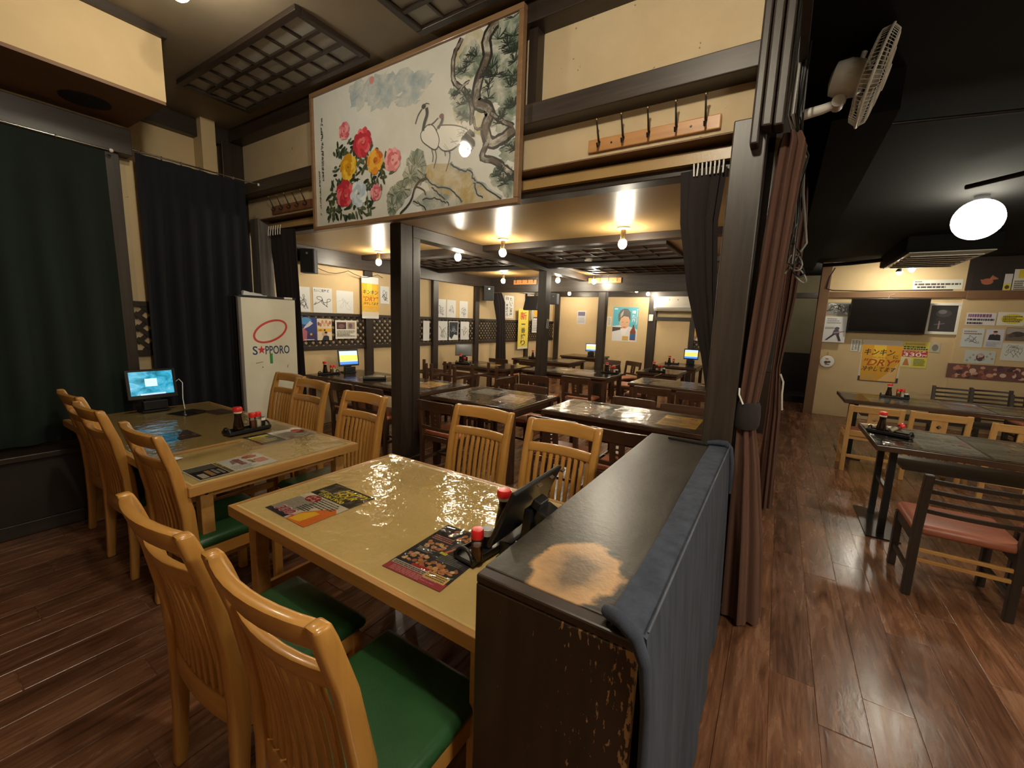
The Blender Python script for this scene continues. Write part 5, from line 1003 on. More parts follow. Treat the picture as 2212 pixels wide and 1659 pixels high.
S = Sheet(0.27, 0.345, 'd6d8d8', 0.002); S.poly([(0.04, 0.2), (0.3, 0.05), (0.55, 0.3), (0.9, 0.25), (0.95, 0.96), (0.05, 0.96)], '1f2530'); S.ell(0.5, 0.6, 0.18, 0.16, '4a5868'); S.scrawl(0.5, 0.5, 0.6, 0.3, 'b8c0c8', 77, 0.004); S.done('autograph_card', 'dark blue photo card among the autographs', 'card', (-5.155, 6.08, 1.275), 'X', 0, 'autograph cards')
def beer_print(S, text_top=True):
    S.rect(0, 0.0, 1, 1, 'd8d0c0'); S.rect(0, 0.12, 1, 0.84, 'dfa523'); S.rect(0, 0.30, 0.16, 0.84, 'd28e1e'); S.rect(0.84, 0.30, 1, 0.84, 'd28e1e'); S.rect(0.3, 0.55, 0.55, 0.84, 'eec83c'); S.poly([(0.05, 0.12), (0.95, 0.12), (0.8, 0.26), (0.5, 0.2), (0.2, 0.26)], 'dcc9a0')
S = Sheet(0.30, 0.60, 'd8d8d6', 0.002); S.rect(0.0, 0.06, 1, 0.84, 'e0a626'); S.rect(0.1, 0.3, 0.9, 0.84, 'e8b62c'); S.rect(0.3, 0.6, 0.6, 0.84, 'f0cf48'); S.rect(0, 0.06, 1, 0.16, 'd8cdb8'); S.poly([(0, 0.16), (1, 0.16), (0.8, 0.28), (0.5, 0.22), (0.2, 0.28)], 'dcb050')
S.text('キンキン', 0.07, 0.58, 0.97, 0.69, '2c2a20', 0.05); S.text('SUPER', 0.35, 0.535, 0.75, 0.56, 'b89030'); S.text('"DRY"', 0.06, 0.42, 0.95, 0.53, 'b8541e', 0.08); S.text('冷やしてます', 0.1, 0.325, 0.97, 0.40, '2c2a20', 0.05)
S.done('beer_banner', 'hanging beer banner with foam top on the autograph wall', 'banner', (-5.128, 4.17, 1.757), 'X', 0.0)
S = Sheet(0.21, 0.30, '2c3a78', 0.002); S.ell(0.25, 0.85, 0.4, 0.16, '4a8ac0'); S.poly([(0.0, 0.0), (0.3, 0.0), (0.35, 0.4), (0.1, 0.55), (0, 0.5)], 'b0606c'); S.poly([(0.1, 0.5), (0.5, 0.62), (0.75, 0.75), (0.55, 0.85), (0.2, 0.62)], 'c8c4d0'); S.rect(0.35, 0.05, 0.95, 0.3, '3a2c58'); S.ell(0.6, 0.28, 0.08, 0.05, 'd09040'); S.dashes(0.15, 0.8, 0.02, 0.07, 1, 'd8d0d8', 0.7); S.done('film_poster', 'small blue film poster on the lattice', 'poster', (-5.155, 3.22, 1.30), 'X')
S = Sheet(0.215, 0.285, 'd8c8b0', 0.002); rr = random.Random(9)
for i in range(7): S.ell(0.1+0.13*i, rr.uniform(0.66, 0.88), 0.08, 0.09, rr.choice(('c08a70', 'b06a58', '7a4a3c', 'd0a888')), 12)
S.rect(0, 0.40, 0.98, 0.55, 'dca83c'); S.dashes(0.1, 0.4, 0.45, 0.5, 1, '5a4420', 0.7); S.ell(0.5, 0.475, 0.06, 0.05, '4a3a1c'); S.poly([(0.3, 0.0), (0.8, 0.0), (0.78, 0.18), (0.6, 0.24), (0.42, 0.2)], '202838'); S.ell(0.58, 0.3, 0.09, 0.09, 'c89a80'); S.ell(0.58, 0.36, 0.1, 0.05, '2c2420'); S.ell(0.42, 0.29, 0.09, 0.09, 'c8a088'); S.done('film_poster', 'small film poster with a yellow band on the lattice', 'poster', (-5.155, 3.435, 1.295), 'X')
S = Sheet(0.345, 0.255, 'dcd8cc', 0.002); S.rect(0.06, 0.52, 0.50, 0.9, '4a2c34'); S.ell(0.28, 0.68, 0.14, 0.12, '7a5a58'); S.rect(0.55, 0.52, 0.92, 0.9, 'a08a78'); S.ell(0.7, 0.7, 0.09, 0.14, '6a5a60'); S.dashes(0.06, 0.92, 0.12, 0.46, 6, '55504a', 0.5); S.done('notice', 'white notice with two photos on the lattice', 'notice', (-5.155, 3.77, 1.295), 'X')
S = Sheet(0.38, 0.49, 'dcdcd8', 0.003); S.vtext('たいこ茶屋', 0.56, 0.88, 0.06, 0.94, '2a2a2c'); S.vtext('目 本まぐろ', 0.14, 0.44, 0.06, 0.94, '3a3a3c'); S.done('shop_sign', 'white vertical sign lettered in black on the far wall', 'sign', (XW, 8.02, 1.80), 'X')
S = Sheet(0.46, 0.93, 'e2cf56', 0.003); S.rect(0, 0, 1, 0.055, 'd8d4c4'); S.text('新', 0.18, 0.73, 0.82, 0.93, 'c8502c'); S.vtext('一番搾り', 0.28, 0.72, 0.08, 0.70, '26241c'); S.done('beer_banner', 'yellow vertical banner lettered in black and red on the far wall', 'banner', (-5.13, 8.56, 1.31), 'X')
for y, z, w, h, l in ((9.14, 1.40, 0.26, 0.35, 'white paper notice below the hanging monitor'), (9.02, 1.70, 0.09, 0.30, 'narrow white strip notice beside the yellow banner')):
    S = Sheet(w, h, 'd8d8d4', 0.002); S.dashes(0.1, 0.9, 0.1, 0.9, 7, '7a7a7c', 0.35); S.done('notice', l, 'notice', (-5.15, y, z), 'X')
S = Sheet(0.5, 0.5, 'd8b070', 0.002); S.ell(0.35, 0.4, 0.22, 0.2, 'e0a838'); S.rect(0.6, 0.3, 0.75, 0.9, 'd8d4cc'); S.rect(0.1, 0.05, 0.6, 0.15, '4a3a30'); S.done('food_poster', 'pale food poster half hidden by the hanging monitor', 'poster', (XW, 9.35, 1.78), 'X')
S = Sheet(0.14, 0.07, 'b8b8b4', 0.001); S.dashes(0.05, 0.95, 0.2, 0.8, 1, '5a5a5c', 0.6); S.done('sticker', 'grey sticker stuck slanting on the second pillar', 'sticker', (-2.988, 5.70, 1.47), 'X', PI/2-0.1)
# ------------------------------------------------------------------ far wall of the low room
S = Sheet(0.62, 0.83, '58b4cc', 0.002)
S.poly([(0.0, 0.0), (1, 0.0), (1, 0.36), (0.8, 0.42), (0.62, 0.45), (0.3, 0.48), (0.0, 0.44)], 'd8d8dc'); S.poly([(0.0, 0.28), (0.42, 0.36), (0.42, 0.41), (0.0, 0.42)], '4c4044'); S.poly([(0.32, 0.38), (0.62, 0.42), (0.55, 0.2), (0.42, 0.1)], 'e4e2e2'); S.poly([(0.28, 0.5), (0.3, 0.66), (0.4, 0.76), (0.6, 0.76), (0.68, 0.62), (0.66, 0.46), (0.55, 0.38), (0.42, 0.38)], 'd8b090')
S.poly([(0.22, 0.6), (0.2, 0.78), (0.28, 0.9), (0.42, 0.96), (0.58, 0.95), (0.7, 0.85), (0.7, 0.6), (0.62, 0.72), (0.45, 0.74), (0.33, 0.68), (0.27, 0.58)], '6a6a68'); S.poly([(0.3, 0.8), (0.42, 0.92), (0.4, 0.78), (0.3, 0.68)], 'b8b4ae'); S.line([(0.36, 0.56), (0.43, 0.575)], 0.008, '4a3a32'); S.line([(0.54, 0.565), (0.61, 0.56)], 0.008, '4a3a32'); S.line([(0.47, 0.55), (0.46, 0.48), (0.5, 0.475)], 0.004, 'b08870'); S.poly([(0.40, 0.44), (0.48, 0.425), (0.56, 0.44), (0.50, 0.405), (0.44, 0.405)], 'b84c40')
S.poly([(0.42, 0.02), (0.66, 0.02), (0.66, 0.16), (0.42, 0.16)], 'c8a458'); S.rect(0.42, 0.16, 0.66, 0.2, 'e0dccc'); S.poly([(0.72, 0.05), (0.94, 0.05), (0.94, 0.3), (0.88, 0.42), (0.86, 0.5), (0.82, 0.5), (0.8, 0.42), (0.72, 0.3)], '7a3c24'); S.rect(0.72, 0.08, 0.94, 0.24, '2c5a88'); S.rect(0, 0, 1, 0.03, 'd8d4d0')
S.vtext('晴れ風', 0.76, 0.90, 0.56, 0.92, 'e8eef0'); S.dashes(0.93, 0.98, 0.5, 0.95, 12, 'd8e8ec', 0.6); S.rect(0.04, 0.93, 0.18, 0.965, 'd8e8ec')
S.done('beer_poster', 'blue poster of a smiling grey-haired man with a beer bottle', 'poster', (-3.22, 10.198, 1.50), 'Y')
S = Sheet(0.11, 0.24, 'd8d4c8', 0.002); S.dashes(0.2, 0.8, 0.1, 0.9, 8, '6a6660', 0.4); S.done('notice', 'narrow notice left of the blue poster', 'notice', (-3.62, 10.198, 1.56), 'Y'); S = Sheet(0.24, 0.34, 'c8c8d0', 0.002); S.rect(0.1, 0.62, 0.9, 0.92, '6a6880'); S.dashes(0.1, 0.9, 0.1, 0.55, 6, '8a8a94', 0.35); S.done('notice', 'lone pale notice on the plain far wall panel', 'notice', (-4.37, 10.198, 1.64), 'Y')
S = Sheet(0.32, 0.52, 'c8b4a0', 0.002); S.rect(0, 0.72, 1, 1, 'e0b028'); S.text('キンキン', 0.08, 0.86, 0.92, 0.97, '3a3020'); S.text('"DRY"', 0.2, 0.74, 0.8, 0.84, 'b8641e'); S.rect(0, 0.0, 1, 0.72, '9a7464'); S.ell(0.62, 0.42, 0.2, 0.2, 'd0a088'); S.ell(0.66, 0.58, 0.24, 0.12, '4a3830'); S.poly([(0.2, 0), (0.95, 0), (0.85, 0.22), (0.4, 0.22)], 'd8d0cc'); S.rect(0.05, 0.18, 0.24, 0.48, 'd8a838'); S.rect(0.05, 0.46, 0.24, 0.54, 'e4dccc'); S.done('beer_poster', 'poster of a person raising a beer mug under a yellow header', 'poster', (-1.50, 10.145, 1.46), 'Y')
ac = root('air_conditioner', 'white wall air conditioner above the sliding door', 'air conditioner', (-2.05, 10.135, 1.99))
part('body', G().loft([[(x, y, z) for y, z in ((0, -0.16), (-0.15, -0.16), (-0.20, -0.10), (-0.21, 0.06), (-0.17, 0.165), (0, 0.165))] for x in (-0.46, 0.46)]), 'white_plastic', ac, bevel=0.01, smooth=True); part('louver', G().obox((0, -0.178, -0.128), (0.78, 0.012, 0.05), Matrix.Rotation(0.7, 3, 'X')), 'fan_white', ac); part('slot', B(-0.40, 0.40, -0.212, -0.203, -0.094, -0.086), 'black_matt', ac)
for x in (-0.36, -0.12, 0.06): part('mark', G().lathe([(0.012, 0), (0.001, 0.004)], 8), 'chrome', ac, loc=(x, -0.20, 0.09), rot=(PI/2, 0, 0))
tag(part('switch_box', B(-2.64, -2.54, 10.10, 10.14, 1.60, 1.75), 'white_plastic', bevel=0.006), 'small white control box left of the sliding door', 'switch'); tag(part('outlet_box', B(-1.56, -1.44, 10.08, 10.2, 1.86, 1.98), 'white_plastic', bevel=0.006), 'white box right of the air conditioner', 'box')
def speaker(x, y, z, w, h, d, rz, label):
    t = root('wall_speaker', label, 'speaker', (x, y, z), rz, 'black wall speakers'); part('cabinet', B(-w/2, w/2, -d/2, d/2, -h/2, h/2), 'speaker_grey', t, bevel=0.008); part('grille', B(-w/2+0.012, w/2-0.012, -d/2-0.006, -d/2, -h/2+0.012, h/2-0.012), 'black_matt', t, bevel=0.003); part('badge', B(-0.012, 0.012, -d/2-0.008, -d/2-0.005, h/2-0.07, h/2-0.045), 'chrome', t); part('bracket', B(-0.02, 0.02, d/2, d/2+0.05, -0.02, 0.02), 'dark_metal', t)
speaker(-5.03, 3.17, 2.14, 0.17, 0.29, 0.15, 0.75, 'dark speaker high beside the brown curtain'); speaker(-5.02, 6.97, 2.02, 0.20, 0.28, 0.2, 0.8, 'black speaker on the autograph wall before the far beam'); speaker(-3.60, 7.09, 1.92, 0.15, 0.20, 0.14, 0.2, 'black speaker hung under the far beam')
mo = root('hanging_monitor', 'black monitor hung under the far beam, screen turned away', 'monitor', (-4.05, 7.05, 1.84), -0.35); part('housing', G().obox((0, 0, 0), (0.40, 0.05, 0.27), Matrix.Rotation(-0.25, 3, 'X')), 'black_plastic', mo, bevel=0.008); part('rear_bulge', G().obox((0, 0.04, 0), (0.26, 0.06, 0.16), Matrix.Rotation(-0.25, 3, 'X')), 'black_matt', mo, bevel=0.01); part('arm', G().tube([(0, 0.05, 0.05), (0, 0.09, 0.22)], 0.02, 8), 'black_matt', mo)
sm = root('smoke_detector', 'small white detector on the low ceiling', 'detector', (-2.22, 5.30, 2.34)); part('base', G().lathe([(0.06, 0), (0.06, -0.015), (0.045, -0.04), (0.001, -0.045)], 18), 'white_plastic', sm, smooth=True)
tag(part('cable', G().tube([(-5.12, 3.30+0.1*i, 2.10-0.06*math.sin(PI*(i % 5)/5)) for i in range(12)], 0.004, 6), 'cable_black', smooth=True), 'thin black cable sagging along the autograph wall', 'cable')
# ------------------------------------------------------------------ side room wall
YW = 9.398
tv = root('television', 'large switched off television on the side room wall', 'television', (1.46, 9.30, 1.79)); RT = Matrix.Rotation(0.10, 3, 'X')
part('housing', G().obox((0, 0, 0), (0.99, 0.05, 0.57), RT), 'black_plastic', tv, bevel=0.006); part('screen', G().obox(RT @ Vector((0, -0.0265, 0.006)), (0.965, 0.003, 0.535), RT), 'tv_black', tv); part('lower_strip', G().obox(RT @ Vector((0, -0.0275, -0.272)), (0.97, 0.004, 0.012), RT), 'dark_metal', tv); part('bracket', B(-0.15, 0.15, 0.02, 0.095, -0.1, 0.1), 'black_matt', tv); part('cord', G().tube([(-0.02, 0.03, 0.28), (0.0, 0.05, 0.33), (0.06, 0.055, 0.36)], 0.006, 6), 'cable_grey', tv, smooth=True)
def notice(w, h, paper, pos, label, cat='notice', name='notice', draw=None, rz=0.0):
    S = Sheet(w, h, paper, 0.002)
    if draw: draw(S)
    return S.done(name, label, cat, pos, 'Y', rz)
pf_ = root('framed_photograph', 'white framed dark photograph right of the television', 'picture', (2.155, YW, 1.765)); w, h = 0.40, 0.50
for s in (-1, 1): part('frame_rail', B(-w/2, w/2, -0.025, 0, s*h/2-(0.045 if s > 0 else 0), s*h/2+(0 if s > 0 else 0.045)), 'white_plastic', pf_, bevel=0.004); part('frame_stile', B(s*w/2-(0.045 if s > 0 else 0), s*w/2+(0 if s > 0 else 0.045), -0.025, 0, -h/2+0.045, h/2-0.045), 'white_plastic', pf_, bevel=0.004)
S = Sheet(w-0.09, h-0.09, '24242a', 0.008, 0.5); S.ell(0.5, 0.7, 0.3, 0.14, '3c3a40'); S.ell(0.45, 0.76, 0.16, 0.08, '6a6468'); S.poly([(0.2, 0.25), (0.6, 0.3), (0.6, 0.33), (0.2, 0.28)], '6a5a60'); S.poly([(0.36, 0.1), (0.42, 0.1), (0.42, 0.4), (0.37, 0.42)], '8a7078'); S.done('photograph', None, None, (0, 0, 0), 'Y', parent=pf_)
def d_beer(S):
    S.rect(0, 0, 1, 0.12, '3a3450'); S.poly([(0.06, 0.02), (0.94, 0.02), (1, 0.93), (0, 0.93)], 'dba024'); S.poly([(0.3, 0.4), (0.62, 0.4), (0.6, 0.92), (0.3, 0.92)], 'eec23a'); S.rect(0.02, 0.88, 0.98, 0.98, 'cfc2b4'); S.poly([(0.1, 0.03), (0.5, 0.03), (0.44, 0.2), (0.12, 0.2)], 'cfa048'); S.poly([(0.5, 0.03), (0.92, 0.03), (0.95, 0.5), (0.8, 0.3)], 'e2b87a')
    S.text('キンキン', 0.08, 0.64, 0.82, 0.79, '26221a', 0.06); S.text('に', 0.80, 0.58, 0.92, 0.66, '26221a'); S.text('SUPER', 0.30, 0.565, 0.68, 0.605, 'c08a28'); S.text('"DRY"', 0.08, 0.39, 0.94, 0.55, 'b04a1c', 0.08); S.text('冷やしてます', 0.07, 0.25, 0.90, 0.37, '26221a', 0.06)
notice(0.53, 0.71, 'd8cdbc', (1.485, YW, 1.03), 'large beer glass poster on the side room wall', 'poster', 'beer_poster', d_beer)
def d_330(S):
    S.rect(0, 0, 1, 1, 'd8cc5c'); S.dashes(0.1, 0.9, 0.86, 0.95, 1, 'c89850', 0.7); S.dashes(0.05, 0.95, 0.68, 0.83, 2, '3a3a22', 0.7); S.rect(0.03, 0.42, 0.97, 0.66, 'b83038'); S.text('ドリンク各種', 0.1, 0.585, 0.9, 0.645, 'f0e0d8'); S.text('330', 0.08, 0.435, 0.76, 0.575, 'f4ece8'); S.text('円', 0.79, 0.44, 0.94, 0.52, 'f4ece8'); S.rect(0.03, 0.05, 0.42, 0.40, 'd8d4b0'); S.poly([(0.1, 0.08), (0.36, 0.08), (0.26, 0.34), (0.18, 0.34)], 'c07838'); S.dashes(0.5, 0.93, 0.08, 0.36, 5, '6a7a30', 0.5)
notice(0.33, 0.43, 'd8cc5c', (1.90, YW, 1.17), 'yellow price poster reading 330 beside the large beer poster', 'poster', 'price_poster', d_330)
notice(0.32, 0.22, '8a8a88', (0.82, YW, 1.90), 'black and white drawing left of the television', 'picture', 'drawing', lambda S: [S.scrawl(0.5, 0.5, 0.8, 0.8, c, q, 0.012) for c, q in (('dcdcda', 1), ('3a3a3c', 2), ('e4e4e2', 3), ('4a4a4a', 6))])
def d_gtr(S): S.dashes(0.15, 0.75, 0.72, 0.94, 3, '7a7a80', 0.4); S.dashes(0.1, 0.5, 0.52, 0.6, 2, '8a7080', 0.5); S.ell(0.62, 0.54, 0.1, 0.06, '4a4858'); S.poly([(0.45, 0.3), (0.75, 0.3), (0.7, 0.48), (0.5, 0.48)], '3e4254'); S.poly([(0.15, 0.08), (0.25, 0.08), (0.56, 0.3), (0.48, 0.34)], '2c2a30'); S.poly([(0.75, 0.06), (0.85, 0.06), (0.72, 0.32), (0.62, 0.3)], '2c2a30'); S.poly([(0.5, 0.34), (0.95, 0.42), (0.95, 0.45), (0.5, 0.4)], 'a07a84')
notice(0.33, 0.45, 'd4d4d6', (0.79, YW-0.055, 1.54), 'white poster with a striding guitar player', 'poster', 'poster', d_gtr)
notice(0.14, 0.21, 'dcdad2', (1.13, YW, 1.28), 'small notice written in columns left of the large beer poster', draw=lambda S: [S.dashes(0.12, 0.34, 0.08, 0.92, 9, '55524c', 0.55), S.dashes(0.42, 0.62, 0.15, 0.92, 9, '55524c', 0.55), S.dashes(0.7, 0.9, 0.08, 0.9, 9, '55524c', 0.55)])
notice(0.12, 0.15, 'b8b4a4', (2.13, YW, 1.30), 'small pencil sketch right of the yellow price poster', 'picture', 'drawing', lambda S: S.ell(0.5, 0.5, 0.32, 0.36, '7a7668'))
pl = root('wall_plaque', 'round white wooden plaque hung near the corridor corner', 'plaque', (0.76, YW, 0.97)); part('disc', G().lathe([(0.105, 0), (0.105, 0.016), (0.09, 0.02), (0.001, 0.02)], 28), 'paper', pl, rot=(PI/2, 0, 0), smooth=True); part('rim', G().lathe([(0.112, 0), (0.112, 0.014), (0.105, 0.014)], 28), 'hook_board_wood_x', pl, rot=(PI/2, 0, 0), smooth=True); part('hanger', G().tube([(0, -0.01, 0.10), (0, -0.004, 0.17)], 0.006, 6), 'hook_board_wood_x', pl)
S = Sheet(0.15, 0.15, 'paper', 0.001); S.ell(0.4, 0.4, 0.2, 0.18, '5a3a34'); S.ell(0.68, 0.45, 0.16, 0.14, '6a463c'); S.rect(0.3, 0.72, 0.6, 0.86, 'a86a4c'); S.rect(0.3, 0.1, 0.75, 0.2, '4a3028'); S.done('plaque_print', None, None, (0, -0.0215, 0), 'Y', parent=pl)
notice(0.58, 0.15, 'd8d8d0', (2.02, YW, 2.30), 'long white notice high on the wall beside the spot bulbs', draw=lambda S: [S.dashes(0.04, 0.2, 0.72, 0.9, 1, '55544e', 0.6), S.dashes(0.04, 0.96, 0.40, 0.66, 1, '4a4944', 0.7), S.dashes(0.1, 0.92, 0.1, 0.36, 1, '4a4944', 0.7)])
YP = 9.368
notice(0.32, 0.19, 'd8d4d8', (2.57, YP, 1.77), 'white notice with a purple heading', draw=lambda S: [S.dashes(0.06, 0.94, 0.62, 0.92, 1, '7a4a80', 0.85), S.dashes(0.05, 0.95, 0.34, 0.56, 1, '3a3840', 0.7), S.dashes(0.05, 0.8, 0.06, 0.28, 1, '3a3840', 0.7)])
notice(0.28, 0.20, 'dcdad0', (2.885, YP, 1.78), 'white notice with a yellow oval', draw=lambda S: [S.ell(0.55, 0.5, 0.42, 0.36, 'd8c83c'), S.dashes(0.2, 0.9, 0.26, 0.74, 4, '5a5424', 0.6)])
notice(0.24, 0.29, 'c4ccce', (2.52, YP, 1.48), 'pale blue autograph sheet below the purple notice', draw=lambda S: [S.dashes(0.08, 0.9, 0.66, 0.9, 2, '8a6a70', 0.5), S.scrawl(0.5, 0.4, 0.7, 0.5, '6a7a88', 31, 0.006)])
notice(0.19, 0.28, 'c8c8d4', (2.755, YP, 1.48), 'lilac sheet with a figure in dark clothes', 'poster', 'poster', lambda S: [S.poly([(0.15, 0.42), (0.85, 0.4), (0.8, 0.7), (0.5, 0.76), (0.2, 0.7)], '1e222e'), S.ell(0.5, 0.8, 0.12, 0.1, 'c89a8c'), S.ell(0.5, 0.87, 0.13, 0.05, '2c2422'), S.dashes(0.1, 0.9, 0.06, 0.34, 6, '8a8a98', 0.4)])
notice(0.24, 0.20, '6a5c58', (2.985, YP, 1.555), 'dark group photograph at the picture edge', 'photo', 'photograph', lambda S: [S.rect(0.02, 0.5, 0.98, 0.96, 'a49c94'), S.ell(0.5, 0.5, 0.3, 0.2, '3c3432'), S.ell(0.25, 0.4, 0.14, 0.16, '54443e')])
card_ = notice(0.25, 0.26, 'd0d4d4', (2.98, YP, 1.29), 'white autograph board at the picture edge', 'card', 'autograph_card', lambda S: [S.scrawl(0.5, 0.5, 0.8, 0.7, '55606a', 33, 0.005), S.scrawl(0.5, 0.8, 0.6, 0.2, '55606a', 35, 0.004)])
notice(0.33, 0.20, 'bcc4c4', (2.64, YP, 1.19), 'pale collage photo above the photo strip', 'photo', 'photograph', lambda S: [S.ell(0.52, 0.48, 0.14, 0.3, '5a3c48'), S.ell(0.52, 0.62, 0.1, 0.14, 'c8a8a0')] + [S.ell(0.1+0.09*i, 0.2+0.6*((i*0.37) % 1), 0.04, 0.08, ('8a9a90', '9aa08a', 'a89a90')[i % 3]) for i in range(10)])
def d_strip(S):
    r = random.Random(8)
    for i in range(46): S.ell(r.uniform(0.03, 0.97), r.uniform(0.12, 0.88), r.uniform(0.02, 0.045), r.uniform(0.08, 0.2), r.choice(('b87a64', '7a3c38', 'c89880', '4a2c34', '9a5a50', 'd0b0a0', '5a3050')), 10)
notice(0.95, 0.23, '6a4440', (2.78, YP, 0.955), 'long photo strip of a crowded party', 'photo', 'photograph', d_strip)
notice(0.32, 0.27, '1c1416', (2.56, YP, 2.345), 'black picture with an orange hand print', 'picture', 'picture', lambda S: [S.ell(0.5, 0.45, 0.2, 0.17, 'a05a40')] + [S.line([(0.55+0.02*i, 0.5+0.02*i), (0.66+0.06*i, 0.78-0.055*i)], 0.018, 'a8604c') for i in range(4)] + [S.line([(0.4, 0.42), (0.28, 0.56)], 0.02, 'a05a40')])
notice(0.08, 0.24, 'c8c4c8', (2.775, YP, 2.32), 'narrow yellow and grey sheet beside the hand print', draw=lambda S: [S.rect(0.05, 0.03, 0.95, 0.4, 'd8c22c'), S.ell(0.5, 0.2, 0.3, 0.12, '4a4420')])
notice(0.16, 0.32, 'd4d2c8', (2.905, YP, 2.345), 'glossy sheet with a yellow top beside the hand print', draw=lambda S: [S.rect(0.3, 0.6, 1, 0.97, 'd8c030'), S.dashes(0.1, 0.9, 0.05, 0.5, 5, '5a564c', 0.6)])
# ------------------------------------------------------------------ wall fan, cables, globe lamp and fittings under the black ceiling
fn = root('wall_fan', 'white wall fan mounted high beside the curtain pillar', 'fan', (0.0, 2.42, 2.47)); AX = Vector((0.972, -0.05, -0.23)).normalized(); Cn = Vector((0.215, 0.0, 0.085)); E1 = AX.cross(Vector((0, 1, 0))).normalized(); E2 = AX.cross(E1)
part('wall_plate', B(-0.05, -0.03, -0.05, 0.05, -0.06, 0.06), 'fan_white', fn, bevel=0.005); part('arm', G().tube([(-0.04, 0, -0.012), (0.05, 0, 0.0), (0.11, 0, 0.015)], [0.022, 0.020, 0.017], 12), 'fan_white', fn, smooth=True); part('joint', G().tube([(0.10, -0.03, 0.012), (0.10, 0.03, 0.012)], 0.024, 12), 'fan_white', fn, smooth=True)
part('motor_housing', G().tube([Cn-AX*0.155, Cn-AX*0.145, Cn-AX*0.10, Cn-AX*0.05, Cn-AX*0.03], [0.03, 0.062, 0.075, 0.068, 0.05], 24), 'fan_white', fn, smooth=True); part('neck', G().tube([(0.105, 0, 0.01), Cn-AX*0.09], 0.022, 10), 'fan_white', fn, smooth=True); part('swing_knob', G().tube([Cn-AX*0.07+E1*0.06, Cn-AX*0.07+E1*0.10], [0.008, 0.011], 10), 'fan_white', fn, smooth=True)
def ringpath(r, off, n=40): return [Cn+AX*off+(E1*math.cos(2*PI*i/n)+E2*math.sin(2*PI*i/n))*r for i in range(n+1)]
part('rim', G().tube(ringpath(0.178, 0.0), 0.0055, 8), 'fan_white', fn, smooth=True)
for nm, sg, dp in (('front_grille', 1, 0.035), ('rear_grille', -1, 0.045)):
    g = G()
    for i in range(72):
        t = 2*PI*i/72; d = E1*math.cos(t)+E2*math.sin(t); g.tube([Cn+d*0.177, Cn+d*0.16+AX*sg*dp*0.7, Cn+d*0.05+AX*sg*dp], 0.0013, 5)
    for r, f in ((0.15, 0.78), (0.10, 0.95), (0.05, 1.0)): g.tube(ringpath(r, sg*dp*f), 0.0013, 5)
    part(nm, g, 'fan_white', fn)
part('hub_cap', G().tube([Cn+AX*0.03, Cn+AX*0.042], [0.05, 0.045], 20), 'fan_white', fn, smooth=True)
for b in range(4):
    g = G(); t0 = b*PI/2
    def bl(u, v, t0=t0):
        r = 0.03+0.13*u; t = t0+(v-0.5)*(0.9+0.25*u); return Cn+(E1*math.cos(t)+E2*math.sin(t))*r+AX*(0.02*(v-0.5)-0.002)
    part('blade', G().grid(bl, 5, 5), 'pane_grey', fn, smooth=True, thick=0.002)
part('hub', G().tube([Cn-AX*0.03, Cn+AX*0.02], 0.032, 16), 'fan_white', fn, smooth=True)
rr = random.Random(4); gc = 'cables beside the big pillar'
for i in range(9):
    x = -0.078+0.007*i; pts = [(x+rr.uniform(-0.004, 0.004), 2.30+rr.uniform(-0.03, 0.03), z) for z in (3.27, 3.05, 2.8, 2.6, 2.42)] + [(0.0+rr.uniform(-0.03, 0.02), 2.50+rr.uniform(-0.05, 0.05), z) for z in (2.30, 2.15, 2.0+rr.uniform(-0.05, 0.05), 1.85+rr.uniform(-0.08, 0.08))]
    if i == 3: pts[-2] = (0.06, 2.6, 1.93)
    tag(part('cable', G().tube(pts, rr.choice((0.003, 0.004, 0.006)), 6), rr.choice(('cable_black', 'cable_grey', 'cable_black')), smooth=True), 'cable running down the bundle beside the big pillar', 'cable', gc)
for i in range(4):
    c0 = (0.012+0.012*i, 2.55, 1.86-0.03*i); tag(part('cable_coil', G().tube([(c0[0]+0.03*math.cos(q+i), c0[1]+0.02*math.sin(q*1.3), c0[2]+0.04*math.sin(q+i*0.7)) for q in (2*PI*j/18*1.4 for j in range(19))], 0.0035, 6), ('cable_black', 'cable_grey')[i % 2], smooth=True), 'tangled loop of cable under the bundle beside the big pillar', 'cable', 'cable loops beside the big pillar')
hp = root('hanging_paper', 'white sheet hanging on a string behind the aisle curtain', 'paper', (0, 0, 0)); part('string', G().tube([(-0.015, 4.99, 1.74), (-0.06, 4.99, 2.62)], 0.003, 6), 'cable_black', hp)
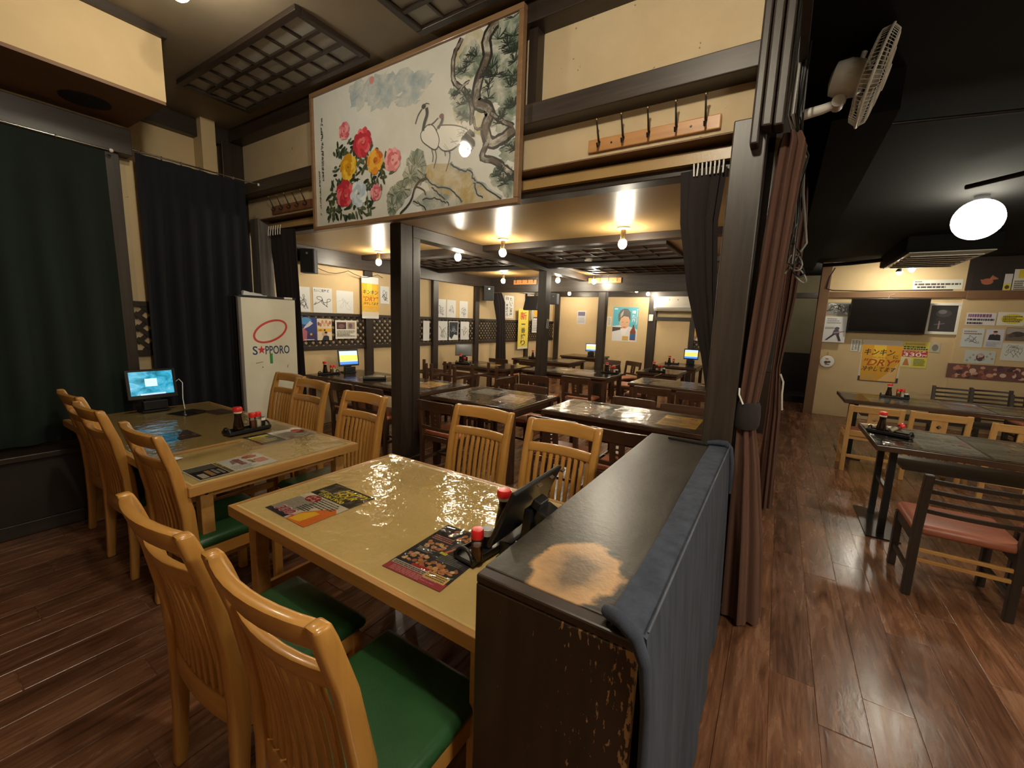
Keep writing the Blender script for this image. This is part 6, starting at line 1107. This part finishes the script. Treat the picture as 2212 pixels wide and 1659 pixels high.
part('sheet', G().hexa([(-0.035, 4.98, 1.38), (-0.005, 4.98, 1.38), (-0.005, 5.0, 1.38), (-0.035, 5.0, 1.38), (-0.03, 4.98, 1.74), (0.004, 4.98, 1.76), (0.004, 5.0, 1.76), (-0.03, 5.0, 1.74)]), 'paper', hp)
gl = root('globe_lamp', 'glowing white globe lamp under the black ceiling', 'lamp', (1.33, 5.35, 2.70)); part('stem', G().tube([(0, 0, 0), (0, 0, -0.04)], 0.05, 16), 'black_matt', gl, smooth=True); part('globe', G().sphere((0, 0, -0.20), 0.165, 28, 18), 'globe_glow', gl, smooth=True)
cu = root('ceiling_air_unit', 'dark ceiling air unit with pale grille above the television', 'air conditioner', (1.62, 8.0, 2.70)); part('casing', B(-0.42, 0.42, -0.85, 0.85, -0.19, 0), 'black_ceiling', cu, bevel=0.02); part('grille_plate', B(-0.38, 0.38, -0.80, 0.80, -0.205, -0.19), 'pane_grey', cu, bevel=0.006)
for i in range(7): part('louver', G().obox((0, -0.6+0.2*i, -0.212), (0.66, 0.06, 0.008), Matrix.Rotation(0.35, 3, 'X')), 'white_plastic', cu)
for a, b, r, l in (((1.05, 4.6, 2.60), (2.6, 3.0, 2.62), 0.018, 'thin pipe crossing under the black ceiling above the globe lamp'), ((0.10, 3.2, 2.66), (2.2, 3.6, 2.67), 0.010, 'thin dark conduit crossing the black ceiling'), ((0.5, 9.2, 2.63), (1.2, 8.7, 2.62), 0.03, 'thick wrapped pipe over the corridor corner')):
    tag(part('ceiling_pipe', G().tube([a, ((a[0]+b[0])/2, (a[1]+b[1])/2, (a[2]+b[2])/2-0.01), b], r, 8), 'dark_metal', smooth=True), l, 'pipe')
tag(part('cable', G().tube([(0.68, 9.36, 2.60), (0.62, 9.34, 2.45), (0.60, 9.33, 2.25), (0.68, 9.345, 2.215), (1.1, 9.35, 2.20), (1.5, 9.35, 2.205), (2.2, 9.35, 2.21)], 0.009, 6), 'cable_black', smooth=True), 'black cable running along the rail above the television', 'cable')
